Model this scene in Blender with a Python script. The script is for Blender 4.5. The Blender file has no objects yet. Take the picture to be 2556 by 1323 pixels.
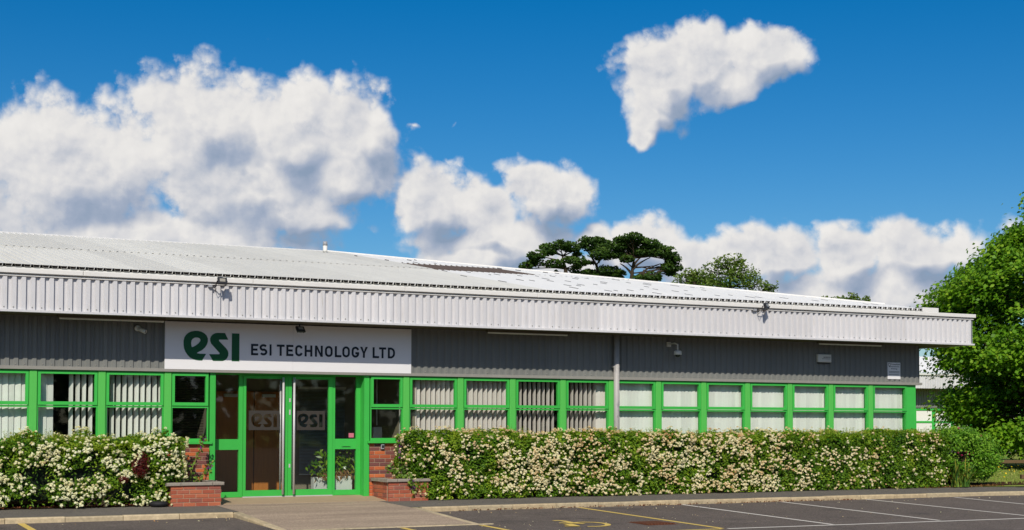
import bpy, math, random
import numpy as np
from mathutils import Vector, Matrix, Euler

R = math.radians
sc = bpy.context.scene
COL = sc.collection

# ------------------------------------------------------------------ camera
cam_data = bpy.data.cameras.new('camera')
cam = bpy.data.objects.new('camera', cam_data)
COL.objects.link(cam)
cam_data.sensor_width = 36.0
cam_data.lens = 50.0
cam_data.shift_y = 0.1035
cam_data.clip_end = 4000
cam.matrix_world = (Matrix.Translation((0, -26.02, 1.38)) @ Matrix.Rotation(R(-26.81), 4, 'Z')
                    @ Matrix.Rotation(R(92.14), 4, 'X') @ Matrix.Rotation(R(0.09), 4, 'Z'))
sc.camera = cam

# ------------------------------------------------------------------ sky and sun
SUN_EL, SUN_AZ = 37.6, 211.0          # the light travels along (0.6, 1.0, -0.9)
SKY, SUN_W, EXPO = 0.070, 3.45, 0.20
CLOUD_K = SKY * 2**EXPO               # cloud colours below are written as they should appear
BLOBS = [  # azimuth, elevation and half-sizes (radians) of the cloud masses in view
 (0.060,0.148,0.120,0.070),(0.1683,0.1691,0.085,0.058),(0.2560,0.2010,0.0600,0.0560),(0.3162,0.2012,0.0556,0.0458),
 (0.3552,0.2003,0.0320,0.0390),(0.3500,0.1745,0.0400,0.0300),(0.315,0.146,0.060,0.022),(0.2854,0.1655,0.0850,0.0363),(0.2150,0.1240,0.1350,0.0330),
 (0.4103,0.1564,0.0375,0.0274),(0.4450,0.1461,0.0383,0.0204),(0.4881,0.1613,0.0409,0.0260),(0.4570,0.1305,0.0722,0.0193),
 (0.4429,0.1129,0.0437,0.0187),(0.5066,0.1065,0.0572,0.0183),
 (0.5721,0.2401,0.0357,0.0323),(0.6022,0.2543,0.0389,0.0240),(0.6421,0.2526,0.0371,0.0197),(0.618,0.237,0.034,0.016),(0.5716,0.2227,0.0316,0.0218),(0.5666,0.2093,0.0217,0.0165),(0.5600,0.1970,0.0120,0.0125),
 (0.5277,0.1348,0.0187,0.0137),(0.5614,0.1285,0.0399,0.0237),(0.6032,0.1113,0.0444,0.0256),(0.6474,0.1161,0.0472,0.0228),(0.6988,0.1150,0.0381,0.0228),
 (0.7465,0.1164,0.0437,0.0256),(0.6852,0.0857,0.1367,0.0282),(0.9,0.115,0.12,0.04),
 (0.3966,0.2043,0.0183,0.0046),(0.4336,0.2027,0.0085,0.0054),(0.5550,0.1599,0.0093,0.0077),(0.4003,0.1829,0.0131,0.0098)]

def grp(name, outs):
    g = bpy.data.node_groups.new(name, 'ShaderNodeTree')
    g.interface.new_socket('P', in_out='INPUT', socket_type='NodeSocketVector')
    for o in outs: g.interface.new_socket(o, in_out='OUTPUT', socket_type='NodeSocketFloat')
    return g, g.nodes.new('NodeGroupInput'), g.nodes.new('NodeGroupOutput')
def noise2(N, L, vec, scale, detail, rough):
    n = N('ShaderNodeTexNoise'); n.noise_dimensions = '2D'; n.inputs['Scale'].default_value = scale
    n.inputs['Detail'].default_value = detail; n.inputs['Roughness'].default_value = rough; L(vec, n.inputs['Vector']); return n
def mass_group():
    """coarse cloud masses: 1 in the heart of a mass, 0 on its outline, negative outside"""
    g, gi, go = grp('cloud_mass', ['F']); N = g.nodes.new; L = g.links.new; prev = None
    for (a, e, ra, re) in BLOBS:
        m = N('ShaderNodeVectorMath'); m.operation = 'MULTIPLY_ADD'; L(gi.outputs['P'], m.inputs[0])
        m.inputs[1].default_value = (1/ra, 1/re, 0); m.inputs[2].default_value = (-a/ra, -e/re, 0)
        ln = N('ShaderNodeVectorMath'); ln.operation = 'LENGTH'; L(m.outputs[0], ln.inputs[0]); val = ln.outputs['Value']
        if min(ra, re) < 0.0099:      # small wisps stay thin
            pl = N('ShaderNodeMath'); pl.operation = 'MULTIPLY_ADD'; pl.inputs[1].default_value = 0.45; pl.inputs[2].default_value = 1.0; L(val, pl.inputs[0]); val = pl.outputs[0]
        if prev is None: prev = val
        else:
            s = N('ShaderNodeMath'); s.operation = 'SMOOTH_MIN'; s.inputs[2].default_value = 0.20; L(prev, s.inputs[0]); L(val, s.inputs[1]); prev = s.outputs[0]
    f = N('ShaderNodeMath'); f.operation = 'SUBTRACT'; f.inputs[0].default_value = 1.0; L(prev, f.inputs[1])
    fc = N('ShaderNodeMath'); fc.operation = 'MAXIMUM'; fc.inputs[1].default_value = -1.2; L(f.outputs[0], fc.inputs[0]); L(fc.outputs[0], go.inputs['F'])
    return g
def scatter_group():
    """the same kind of cumulus scattered over the rest of the sky"""
    g, gi, go = grp('cloud_scatter', ['F']); N = g.nodes.new; L = g.links.new
    gn = noise2(N, L, gi.outputs['P'], 3.2, 2, 0.5)
    gm = N('ShaderNodeMapRange'); gm.clamp = False; gm.inputs[1].default_value = 0.57; gm.inputs[2].default_value = 0.80
    gm.inputs[3].default_value = 0.0; gm.inputs[4].default_value = 0.8; L(gn.outputs[0], gm.inputs[0])
    L(gm.outputs[0], go.inputs['F']); return g
def billow_group():
    g, gi, go = grp('cloud_billow', ['B']); N = g.nodes.new; L = g.links.new
    n1 = noise2(N, L, gi.outputs['P'], 24, 9, 0.60)
    v1 = N('ShaderNodeTexVoronoi'); v1.voronoi_dimensions = '2D'; v1.feature = 'F1'; v1.inputs['Scale'].default_value = 38
    v1.inputs['Detail'].default_value = 2.5; v1.inputs['Roughness'].default_value = 0.55
    wv = N('ShaderNodeVectorMath'); wv.operation = 'MULTIPLY_ADD'; L(n1.outputs[0], wv.inputs[0]); wv.inputs[1].default_value = (0.02, 0.02, 0); L(gi.outputs['P'], wv.inputs[2]); L(wv.outputs[0], v1.inputs['Vector'])
    a1 = N('ShaderNodeMath'); a1.operation = 'MULTIPLY_ADD'; a1.inputs[1].default_value = 1.55; a1.inputs[2].default_value = -0.775; L(n1.outputs[0], a1.inputs[0])
    a2 = N('ShaderNodeMath'); a2.operation = 'MULTIPLY_ADD'; a2.inputs[1].default_value = -0.55; L(v1.outputs['Distance'], a2.inputs[0]); L(a1.outputs[0], a2.inputs[2])
    L(a2.outputs[0], go.inputs['B']); return g

def build_world():
    w = bpy.data.worlds.new('World'); sc.world = w; w.use_nodes = True
    nt = w.node_tree; nt.nodes.clear(); N = nt.nodes.new; L = nt.links.new
    sky = N('ShaderNodeTexSky'); sky.sky_type = 'NISHITA'; sky.sun_disc = False
    sky.sun_elevation = R(SUN_EL); sky.sun_rotation = R(SUN_AZ)
    sky.air_density = 1.0; sky.dust_density = 0.9; sky.ozone_density = 4.5; sky.altitude = 600
    hs = N('ShaderNodeHueSaturation'); hs.inputs['Saturation'].default_value = 1.42; hs.inputs['Value'].default_value = 1.08
    L(sky.outputs[0], hs.inputs['Color'])
    tc = N('ShaderNodeTexCoord'); sx = N('ShaderNodeSeparateXYZ'); L(tc.outputs['Generated'], sx.inputs[0])
    def math_(op, a, b=None, c=None, clamp=False):
        m = N('ShaderNodeMath'); m.operation = op; m.use_clamp = clamp
        for i, x in enumerate((a, b, c)):
            if x is None: continue
            if isinstance(x, (int, float)): m.inputs[i].default_value = x
            else: L(x, m.inputs[i])
        return m.outputs[0]
    az = math_('ARCTAN2', sx.outputs[0], sx.outputs[1]); el = math_('ARCSINE', sx.outputs[2])
    cb = N('ShaderNodeCombineXYZ'); L(az, cb.inputs[0]); L(el, cb.inputs[1])
    wn = noise2(N, L, cb.outputs[0], 15, 3, 0.62)
    wa = N('ShaderNodeVectorMath'); wa.operation = 'MULTIPLY_ADD'; L(wn.outputs['Color'], wa.inputs[0]); wa.inputs[1].default_value = (0.036, 0.032, 0); L(cb.outputs[0], wa.inputs[2])
    wb = N('ShaderNodeVectorMath'); wb.operation = 'ADD'; L(wa.outputs[0], wb.inputs[0]); wb.inputs[1].default_value = (-0.018, -0.016, 0)
    GM, GS, GB = mass_group(), scatter_group(), billow_group()
    def at(G, off):
        n = N('ShaderNodeGroup'); n.node_tree = G; v = N('ShaderNodeVectorMath'); v.operation = 'ADD'; L((cb if G is GB else wb).outputs[0], v.inputs[0])
        v.inputs[1].default_value = (off[0], off[1], 0); L(v.outputs[0], n.inputs[0]); return n.outputs[0]
    def branch(GF):
        f0, f2 = at(GF, (0, 0)), at(GF, (-0.010, 0.020)); b0, b1, b2 = at(GB, (0, 0)), at(GB, (-0.0026, 0.0040)), at(GB, (-0.0095, 0.0150))
        d = math_('ADD', math_('MULTIPLY_ADD', f0, 1.9, 0.40), b0)
        al = N('ShaderNodeMapRange'); al.interpolation_type = 'SMOOTHSTEP'; al.inputs[1].default_value = -0.08; al.inputs[2].default_value = 0.62; L(d, al.inputs[0])
        e1 = math_('MULTIPLY', math_('SUBTRACT', b0, b1), 0.22)
        e2 = math_('MULTIPLY', math_('SUBTRACT', b0, b2), 0.27)
        e3 = math_('MINIMUM', math_('MULTIPLY', math_('SUBTRACT', f0, f2), 1.35), 0.16)
        thin = math_('MULTIPLY_ADD', math_('MINIMUM', d, 1.5), -0.12, 0.72)      # thick parts a little greyer
        s3 = math_('ADD', math_('ADD', math_('ADD', e1, e2), e3), thin, clamp=True)
        cr = N('ShaderNodeValToRGB'); cr.color_ramp.interpolation = 'LINEAR'; els = cr.color_ramp.elements
        def cc(r, g, b): return (r/CLOUD_K, g/CLOUD_K, b/CLOUD_K, 1)
        els[0].position = 0.0; els[0].color = cc(.26, .34, .47); els[1].position = 1.0; els[1].color = cc(.86, .84, .815)
        for p_, c_ in ((.28, cc(.37,.43,.55)), (.50, cc(.55,.575,.635)), (.66, cc(.69,.69,.71)), (.82, cc(.80,.785,.77))): e = els.new(p_); e.color = c_
        L(s3, cr.inputs[0])
        mix = N('ShaderNodeMix'); mix.data_type = 'RGBA'; L(al.outputs[0], mix.inputs[0]); L(hs.outputs[0], mix.inputs[6]); L(cr.outputs[0], mix.inputs[7])
        bg = N('ShaderNodeBackground'); bg.inputs[1].default_value = SKY; L(mix.outputs[2], bg.inputs[0]); return bg
    bm, bs = branch(GM), branch(GS)
    # which half of the sky a direction belongs to (the masses above end well inside their own half)
    q = N('ShaderNodeVectorMath'); q.operation = 'MULTIPLY_ADD'; L(cb.outputs[0], q.inputs[0]); q.inputs[1].default_value = (1/0.60, 1/0.36, 0); q.inputs[2].default_value = (-0.46/0.60, -0.06/0.36, 0)
    ql = N('ShaderNodeVectorMath'); ql.operation = 'LENGTH'; L(q.outputs[0], ql.inputs[0])
    fm = N('ShaderNodeMapRange'); fm.interpolation_type = 'SMOOTHSTEP'; fm.inputs[1].default_value = 0.92; fm.inputs[2].default_value = 1.12; L(ql.outputs['Value'], fm.inputs[0])
    ms = N('ShaderNodeMixShader'); L(fm.outputs[0], ms.inputs[0]); L(bm.outputs[0], ms.inputs[1]); L(bs.outputs[0], ms.inputs[2])
    out = N('ShaderNodeOutputWorld'); L(ms.outputs[0], out.inputs[0])
    w.cycles.sampling_method = 'MANUAL'; w.cycles.sample_map_resolution = 512
build_world()

sun_d = bpy.data.lights.new('sun', 'SUN'); sun_d.energy = SUN_W; sun_d.angle = R(0.53); sun_d.color = (1.0, 0.93, 0.82)
sun = bpy.data.objects.new('sun', sun_d); COL.objects.link(sun)
sun.rotation_euler = Vector((0.6, 1.0, -0.9)).to_track_quat('-Z', 'Y').to_euler()

vs = sc.view_settings
vs.view_transform = 'Standard'; vs.look = 'None'; vs.exposure = EXPO; vs.gamma = 1.0; vs.use_curve_mapping = False
sc.cycles.use_denoising = True
sc.cycles.max_bounces = 8; sc.cycles.transparent_max_bounces = 24; sc.cycles.diffuse_bounces = 3; sc.cycles.glossy_bounces = 3
sc.cycles.sample_clamp_indirect = 6.0

# ------------------------------------------------------------------ materials
def new_mat(name):
    m = bpy.data.materials.new(name); m.use_nodes = True
    nt = m.node_tree; return m, nt, nt.nodes['Principled BSDF']

def mk(name, col, rough=0.6, spec=0.3, var=0.12, scale=6.0, bump=0.0, bscale=None, metal=0.0, stretch=(1, 1, 1), col2=None,
       amount=0.5, dirt=None, coords='Object', speck=0.0, each=0.0, stain=None):
    """paint / stone / metal with uneven tone: two noises blend the base colour with a second tone"""
    m, nt, b = new_mat(name); N = nt.nodes.new; L = nt.links.new
    tc = N('ShaderNodeTexCoord'); mp = N('ShaderNodeMapping'); mp.inputs['Scale'].default_value = stretch
    L(tc.outputs[coords], mp.inputs[0])
    n1 = N('ShaderNodeTexNoise'); n1.inputs['Scale'].default_value = scale; n1.inputs['Detail'].default_value = 6
    n1.inputs['Roughness'].default_value = 0.65; L(mp.outputs[0], n1.inputs['Vector'])
    r = N('ShaderNodeMapRange'); r.inputs[1].default_value = 0.3; r.inputs[2].default_value = 0.72; L(n1.outputs[0], r.inputs[0])
    mx = N('ShaderNodeMix'); mx.data_type = 'RGBA'
    c2 = col2 if col2 else tuple(c * (1 - 2.2 * var) for c in col)
    mx.inputs[6].default_value = (*col, 1); mx.inputs[7].default_value = (*c2, 1)
    sc_ = N('ShaderNodeMath'); sc_.operation = 'MULTIPLY'; sc_.inputs[1].default_value = amount if col2 else 0.6
    L(r.outputs[0], sc_.inputs[0]); L(sc_.outputs[0], mx.inputs[0])
    last = mx.outputs[2]
    if dirt:
        n2 = N('ShaderNodeTexNoise'); n2.inputs['Scale'].default_value = dirt[1]; n2.inputs['Detail'].default_value = 8
        n2.inputs['Roughness'].default_value = 0.7
        mp2 = N('ShaderNodeMapping'); mp2.inputs['Scale'].default_value = dirt[4] if len(dirt) > 4 else (1, 1, 1)
        L(tc.outputs[coords], mp2.inputs[0]); L(mp2.outputs[0], n2.inputs['Vector'])
        r2 = N('ShaderNodeMapRange'); r2.inputs[1].default_value = dirt[2]; r2.inputs[2].default_value = dirt[2] + 0.14
        r2.inputs[4].default_value = dirt[3]; L(n2.outputs[0], r2.inputs[0])
        mx2 = N('ShaderNodeMix'); mx2.data_type = 'RGBA'; L(r2.outputs[0], mx2.inputs[0]); L(last, mx2.inputs[6])
        mx2.inputs[7].default_value = (*dirt[0], 1); last = mx2.outputs[2]
    if stain:
        n4 = N('ShaderNodeTexNoise'); n4.inputs['Scale'].default_value = stain[1]; n4.inputs['Detail'].default_value = 9; n4.inputs['Roughness'].default_value = 0.6; L(tc.outputs[coords], n4.inputs['Vector'])
        r4 = N('ShaderNodeMapRange'); r4.inputs[1].default_value = stain[2]; r4.inputs[2].default_value = stain[2]+.08; r4.inputs[4].default_value = stain[3]; L(n4.outputs[0], r4.inputs[0])
        m4 = N('ShaderNodeMix'); m4.data_type = 'RGBA'; L(r4.outputs[0], m4.inputs[0]); L(last, m4.inputs[6]); m4.inputs[7].default_value = (*stain[0], 1); last = m4.outputs[2]
    if each:       # every sheet has weathered a little differently
        oi = N('ShaderNodeObjectInfo'); ro = N('ShaderNodeMapRange'); ro.inputs[3].default_value = 1-each; ro.inputs[4].default_value = 1+each*.6; L(oi.outputs['Random'], ro.inputs[0])
        vo = N('ShaderNodeVectorMath'); vo.operation = 'SCALE'; L(last, vo.inputs[0]); L(ro.outputs[0], vo.inputs['Scale']); last = vo.outputs[0]
    if speck:      # stone chips showing in the binder
        n3 = N('ShaderNodeTexNoise'); n3.inputs['Scale'].default_value = 34; n3.inputs['Detail'].default_value = 4; n3.inputs['Roughness'].default_value = 0.8
        L(tc.outputs[coords], n3.inputs['Vector'])
        r3 = N('ShaderNodeMapRange'); r3.inputs[1].default_value = 0.3; r3.inputs[2].default_value = 0.7; r3.inputs[3].default_value = 1-speck; r3.inputs[4].default_value = 1+speck; L(n3.outputs[0], r3.inputs[0])
        vm3 = N('ShaderNodeVectorMath'); vm3.operation = 'SCALE'; L(last, vm3.inputs[0]); L(r3.outputs[0], vm3.inputs['Scale']); last = vm3.outputs[0]
    L(last, b.inputs['Base Color'])
    b.inputs['Roughness'].default_value = rough; b.inputs['Specular IOR Level'].default_value = spec; b.inputs['Metallic'].default_value = metal
    if bump:
        nb = N('ShaderNodeTexNoise'); nb.inputs['Scale'].default_value = bscale or scale * 6; nb.inputs['Detail'].default_value = 5
        L(mp.outputs[0], nb.inputs['Vector'])
        bp = N('ShaderNodeBump'); bp.inputs['Strength'].default_value = bump; bp.inputs['Distance'].default_value = 0.02
        L(nb.outputs[0], bp.inputs['Height']); L(bp.outputs[0], b.inputs['Normal'])
    return m

def mk_random(name, cols, rough=0.8, bump=0.3, scale=40, grain=0.25):
    """each object picks its own tone (bricks, stones, sheets)"""
    m, nt, b = new_mat(name); N = nt.nodes.new; L = nt.links.new
    oi = N('ShaderNodeObjectInfo'); cr = N('ShaderNodeValToRGB'); cr.color_ramp.interpolation = 'CONSTANT'
    els = cr.color_ramp.elements
    els[0].position = 0; els[0].color = (*cols[0], 1)
    while len(els) > 1: els.remove(els[-1])
    for i, c in enumerate(cols[1:], 1):
        e = els.new(i / len(cols)); e.color = (*c, 1)
    L(oi.outputs['Random'], cr.inputs[0])
    tc = N('ShaderNodeTexCoord'); ad = N('ShaderNodeVectorMath'); ad.operation = 'ADD'
    L(tc.outputs['Object'], ad.inputs[0]); L(oi.outputs['Location'], ad.inputs[1])
    n = N('ShaderNodeTexNoise'); n.inputs['Scale'].default_value = scale; n.inputs['Detail'].default_value = 6; n.inputs['Roughness'].default_value = .7
    L(ad.outputs[0], n.inputs['Vector'])
    mr = N('ShaderNodeMapRange'); mr.inputs[1].default_value = 0.3; mr.inputs[2].default_value = 0.75
    mr.inputs[3].default_value = 1.0 + grain * 0.5; mr.inputs[4].default_value = 1.0 - grain; L(n.outputs[0], mr.inputs[0])
    vm = N('ShaderNodeVectorMath'); vm.operation = 'SCALE'; L(cr.outputs[0], vm.inputs[0]); L(mr.outputs[0], vm.inputs['Scale'])
    L(vm.outputs[0], b.inputs['Base Color']); b.inputs['Roughness'].default_value = rough; b.inputs['Specular IOR Level'].default_value = 0.2
    bp = N('ShaderNodeBump'); bp.inputs['Strength'].default_value = bump; bp.inputs['Distance'].default_value = 0.006
    L(n.outputs[0], bp.inputs['Height']); L(bp.outputs[0], b.inputs['Normal'])
    return m

def mk_leaf(name, cols, rough=0.5, trans=0.3, spec=0.25):
    """leaf-to-leaf colour from a per-face attribute; thin, so some light comes through"""
    m = bpy.data.materials.new(name); m.use_nodes = True; nt = m.node_tree; nt.nodes.clear(); N = nt.nodes.new; L = nt.links.new
    out = N('ShaderNodeOutputMaterial'); b = N('ShaderNodeBsdfPrincipled'); t = N('ShaderNodeBsdfTranslucent'); ms = N('ShaderNodeMixShader')
    at = N('ShaderNodeAttribute'); at.attribute_name = 'tone'
    cr = N('ShaderNodeValToRGB'); els = cr.color_ramp.elements
    els[0].color = (*cols[0], 1); els[-1].color = (*cols[-1], 1); els[0].position = 0; els[-1].position = 1
    for i, c in enumerate(cols[1:-1], 1):
        e = els.new(i / (len(cols) - 1)); e.color = (*c, 1)
    L(at.outputs['Fac'], cr.inputs[0]); L(cr.outputs[0], b.inputs['Base Color'])
    tint = N('ShaderNodeMix'); tint.data_type = 'RGBA'; tint.blend_type = 'MULTIPLY'; tint.inputs[0].default_value = 1
    L(cr.outputs[0], tint.inputs[6]); tint.inputs[7].default_value = (1.15, 1.1, 0.5, 1); L(tint.outputs[2], t.inputs[0])
    b.inputs['Roughness'].default_value = rough; b.inputs['Specular IOR Level'].default_value = spec
    ms.inputs[0].default_value = trans; L(b.outputs[0], ms.inputs[1]); L(t.outputs[0], ms.inputs[2]); L(ms.outputs[0], out.inputs[0])
    return m

def mk_glass(name, tint=(0.945, 0.965, 0.955), refl=0.8):
    m = bpy.data.materials.new(name); m.use_nodes = True; nt = m.node_tree; nt.nodes.clear(); N = nt.nodes.new; L = nt.links.new
    out = N('ShaderNodeOutputMaterial'); tr = N('ShaderNodeBsdfTransparent'); gl = N('ShaderNodeBsdfGlossy'); mx = N('ShaderNodeMixShader')
    fr = N('ShaderNodeFresnel'); ge = N('ShaderNodeNewGeometry'); io = N('ShaderNodeMapRange')   # same reflectance from both faces of the pane
    io.inputs[3].default_value = 1.5; io.inputs[4].default_value = 1/1.5; L(ge.outputs['Backfacing'], io.inputs[0]); L(io.outputs[0], fr.inputs[0])
    ml = N('ShaderNodeMath'); ml.operation = 'MULTIPLY'; ml.inputs[1].default_value = refl; L(fr.outputs[0], ml.inputs[0])
    tr.inputs[0].default_value = (*tint, 1); gl.inputs['Roughness'].default_value = 0.02; gl.inputs[0].default_value = (0.9, 0.95, 1, 1)
    L(ml.outputs[0], mx.inputs[0]); L(tr.outputs[0], mx.inputs[1]); L(gl.outputs[0], mx.inputs[2]); L(mx.outputs[0], out.inputs[0])
    return m

M = {}
M['green'] = mk('green_paint', (0.050, 0.47, 0.070), rough=0.5, spec=0.3, var=0.06, scale=3, dirt=((0.11, 0.33, 0.10), 9, 0.60, 0.45), each=0.07)
M['cover'] = mk('mullion_cover_paint', (0.095, 0.50, 0.085), rough=0.55, spec=0.3, var=0.05, scale=3, stretch=(30, 30, 1))
M['white_metal'] = mk('white_coated_steel', (0.66, 0.65, 0.66), rough=0.42, spec=0.4, var=0.05, scale=2.5, stretch=(6, 6, 1),
                      dirt=((0.45, 0.41, 0.34), 5, 0.58, 0.55, (5, 5, 0.35)), each=0.07)
M['trim'] = mk('white_trim', (0.76, 0.74, 0.70), rough=0.5, spec=0.3, var=0.06, scale=3, dirt=((0.42, 0.38, 0.3), 9, 0.62, 0.4, (1, 1, 3)))
M['clad'] = mk('grey_green_cladding', (0.20, 0.205, 0.192), rough=0.5, spec=0.3, var=0.06, scale=2, stretch=(6, 6, 1),
               dirt=((0.25, 0.215, 0.155), 6, 0.60, 0.4, (4, 4, 0.6)), each=0.08)
M['flash'] = mk('grey_flashing', (0.30, 0.29, 0.26), rough=0.5, spec=0.3, var=0.1, scale=4)
M['soffit'] = mk('brown_soffit_board', (0.13, 0.11, 0.075), rough=0.8, spec=0.1, var=0.1, scale=3)
M['roof_old'] = mk('weathered_roof_sheet', (0.74, 0.725, 0.665), rough=0.55, spec=0.3, var=0.06, scale=1.2, stretch=(3, 0.6, 1),
                   dirt=((0.36, 0.32, 0.22), 7, 0.62, 0.55, (2, 2, 1)), each=0.08)
M['roof_white'] = mk('white_coated_roof', (0.84, 0.83, 0.80), rough=0.5, spec=0.3, var=0.02, scale=2, each=0.03, dirt=((0.55, 0.52, 0.45), 3.5, 0.62, 0.35, (3, .5, 1)))
M['bare'] = mk('bare_rib_metal', (0.13, 0.12, 0.115), rough=0.6, spec=0.3, var=0.15, scale=9)
M['rooflight'] = mk('dirty_rooflight', (0.17, 0.125, 0.095), rough=0.6, spec=0.3, var=0.15, scale=5)
M['black'] = mk('black_plastic', (0.02, 0.02, 0.022), rough=0.45, spec=0.4, var=0.1, scale=8)
M['dark'] = mk('rib_end_black', (0.012, 0.011, 0.01), rough=0.9, spec=0.05, var=0.1, scale=8)  # near-black standing in for shade inside the roof rib ends
M['lens'] = mk('lamp_lens', (0.33, 0.31, 0.26), rough=0.2, spec=0.5, var=0.04, scale=8)
M['white_plastic'] = mk('white_plastic', (0.72, 0.71, 0.66), rough=0.4, spec=0.4, var=0.04, scale=6)
M['steel'] = mk('brushed_steel', (0.60, 0.58, 0.58), rough=0.45, metal=0.25, var=0.03, scale=8)
M['sign_white'] = mk('sign_white', (0.80, 0.79, 0.80), rough=0.35, spec=0.4, var=0.02, scale=1.5)
M['ink_green'] = mk('sign_green', (0.004, 0.085, 0.02), rough=0.35, spec=0.4, var=0.02, scale=3)
M['ink_black'] = mk('sign_black', (0.012, 0.014, 0.02), rough=0.35, spec=0.4, var=0.02, scale=3)
M['pipe'] = mk('grey_downpipe', (0.44, 0.42, 0.40), rough=0.5, spec=0.3, var=0.06, scale=3,
               dirt=((0.13, 0.14, 0.17), 3.2, 0.55, 0.75, (3, 3, 0.9)))
M['blind'] = mk('blind_fabric', (0.84, 0.82, 0.77), rough=0.8, spec=0.1, var=0.03, scale=3, each=0.10)
M['blind_pink'] = mk('blind_fabric_warm', (0.80, 0.71, 0.67), rough=0.8, spec=0.1, var=0.03, scale=3)
M['glass'] = mk_glass('window_glass')
M['room'] = mk('room_plaster', (0.27, 0.235, 0.17), rough=0.9, spec=0.1, var=0.05, scale=2)
M['roomdark'] = mk('room_dark', (0.035, 0.032, 0.035), rough=0.9, spec=0.1, var=0.1, scale=2)
M['roomwhite'] = mk('room_white', (0.62, 0.62, 0.58), rough=0.8, spec=0.1, var=0.03, scale=2)
M['wood'] = mk('veneer_door', (0.55, 0.20, 0.045), rough=0.4, spec=0.35, var=0.15, scale=4, stretch=(9, 9, 0.5))
M['carpet'] = mk('carpet', (0.22, 0.20, 0.18), rough=0.95, spec=0.05, var=0.1, scale=20)
M['slat'] = mk('aluminium_slat', (0.42, 0.47, 0.46), rough=0.5, spec=0.3, var=0.04, scale=5)
M['mortar'] = mk('mortar', (0.52, 0.40, 0.28), rough=0.95, spec=0.05, var=0.12, scale=14, bump=0.3)
M['brick_pier'] = mk_random('pier_brick', [(0.52, 0.14, 0.05), (0.22, 0.075, 0.055), (0.56, 0.155, 0.055), (0.19, 0.075, 0.065),
                                           (0.40, 0.10, 0.045), (0.17, 0.068, 0.062), (0.50, 0.125, 0.05)])
M['brick_red'] = mk_random('planter_brick', [(0.41, 0.115, 0.06), (0.36, 0.095, 0.054), (0.45, 0.135, 0.068), (0.39, 0.12, 0.072), (0.29, 0.10, 0.072)])
M['coping'] = mk('stone_coping', (0.33, 0.29, 0.24), rough=0.9, spec=0.1, var=0.15, scale=9, bump=0.5, bscale=60)
M['kerb'] = mk_random('kerb_concrete', [(0.52, 0.41, 0.25), (0.46, 0.375, 0.24), (0.56, 0.45, 0.285), (0.49, 0.385, 0.235)], rough=0.9, bump=0.5, scale=9, grain=0.38)
M['asphalt'] = mk('asphalt', (0.150, 0.123, 0.105), rough=0.9, spec=0.2, var=0.16, scale=0.35, bump=0.5, bscale=120, dirt=((0.205, 0.17, 0.143), 2.4, 0.56, 0.7), speck=0.7, stain=((0.075, 0.064, 0.058), 0.8, 0.585, 0.6))
M['pave'] = mk('footway_tarmac', (0.170, 0.153, 0.130), rough=0.92, spec=0.15, var=0.14, scale=0.7, bump=0.4, bscale=140, dirt=((0.25, 0.21, 0.16), 2.2, 0.58, 0.55), speck=0.4)
M['ramp'] = mk('brushed_concrete', (0.47, 0.36, 0.26), rough=0.9, spec=0.15, var=0.1, scale=1.1, bump=0.5, bscale=70, stretch=(0.45, 3, 1), col2=(0.29, 0.22, 0.165), amount=0.95, speck=0.45)
M['apron'] = mk('smooth_concrete', (0.42, 0.31, 0.20), rough=0.9, spec=0.15, var=0.08, scale=3, bump=0.2, bscale=60)
M['yellow'] = mk('yellow_paint', (0.70, 0.50, 0.13), rough=0.75, spec=0.2, var=0.05, scale=9, dirt=((0.25, 0.19, 0.10), 26, 0.60, 0.6))
M['whiteline'] = mk('white_line_paint', (0.70, 0.65, 0.57), rough=0.75, spec=0.2, var=0.05, scale=9, dirt=((0.24, 0.2, 0.17), 26, 0.60, 0.6))
M['rust'] = mk('rusty_iron', (0.16, 0.06, 0.032), rough=0.85, spec=0.2, var=0.2, scale=12, bump=0.4)
M['soil'] = mk('mulch', (0.075, 0.035, 0.02), rough=0.95, spec=0.05, var=0.3, scale=14, bump=0.8, bscale=40, col2=(0.035, 0.02, 0.012))
M['grass'] = mk('grass_ground', (0.20, 0.27, 0.04), rough=0.95, spec=0.05, var=0.15, scale=1.2, bump=0.6, bscale=60, col2=(0.30, 0.29, 0.09), amount=0.7)
M['timber'] = mk('weathered_timber', (0.16, 0.105, 0.055), rough=0.9, spec=0.1, var=0.2, scale=5, stretch=(0.6, 6, 6))
M['bark'] = mk('bark', (0.06, 0.045, 0.032), rough=0.95, spec=0.05, var=0.2, scale=8, bump=0.6)
M['twig'] = mk('twig', (0.11, 0.075, 0.05), rough=0.9, spec=0.1, var=0.2, scale=10)
M['stem'] = mk('green_stem', (0.22, 0.22, 0.05), rough=0.7, spec=0.2, var=0.2, scale=10)
M['rubber'] = mk('tyre_rubber', (0.018, 0.018, 0.02), rough=0.7, spec=0.3, var=0.15, scale=20)
M['film'] = mk('frosted_film', (0.045, 0.04, 0.034), rough=0.7, spec=0.2, var=0.03, scale=5)
M['pink'] = mk('pink_label', (0.60, 0.16, 0.22), rough=0.5, var=0.03)
M['car_white'] = mk('car_paint_white', (0.75, 0.76, 0.78), rough=0.2, spec=0.5, var=0.02)
M['car_blue'] = mk('car_paint_blue', (0.03, 0.10, 0.35), rough=0.2, spec=0.5, var=0.02)
M['car_glass'] = mk('car_glass', (0.02, 0.025, 0.03), rough=0.08, spec=0.6, var=0.02)
M['grey_paint'] = mk('grey_sheet', (0.33, 0.34, 0.36), rough=0.4, spec=0.4, var=0.05)
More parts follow.
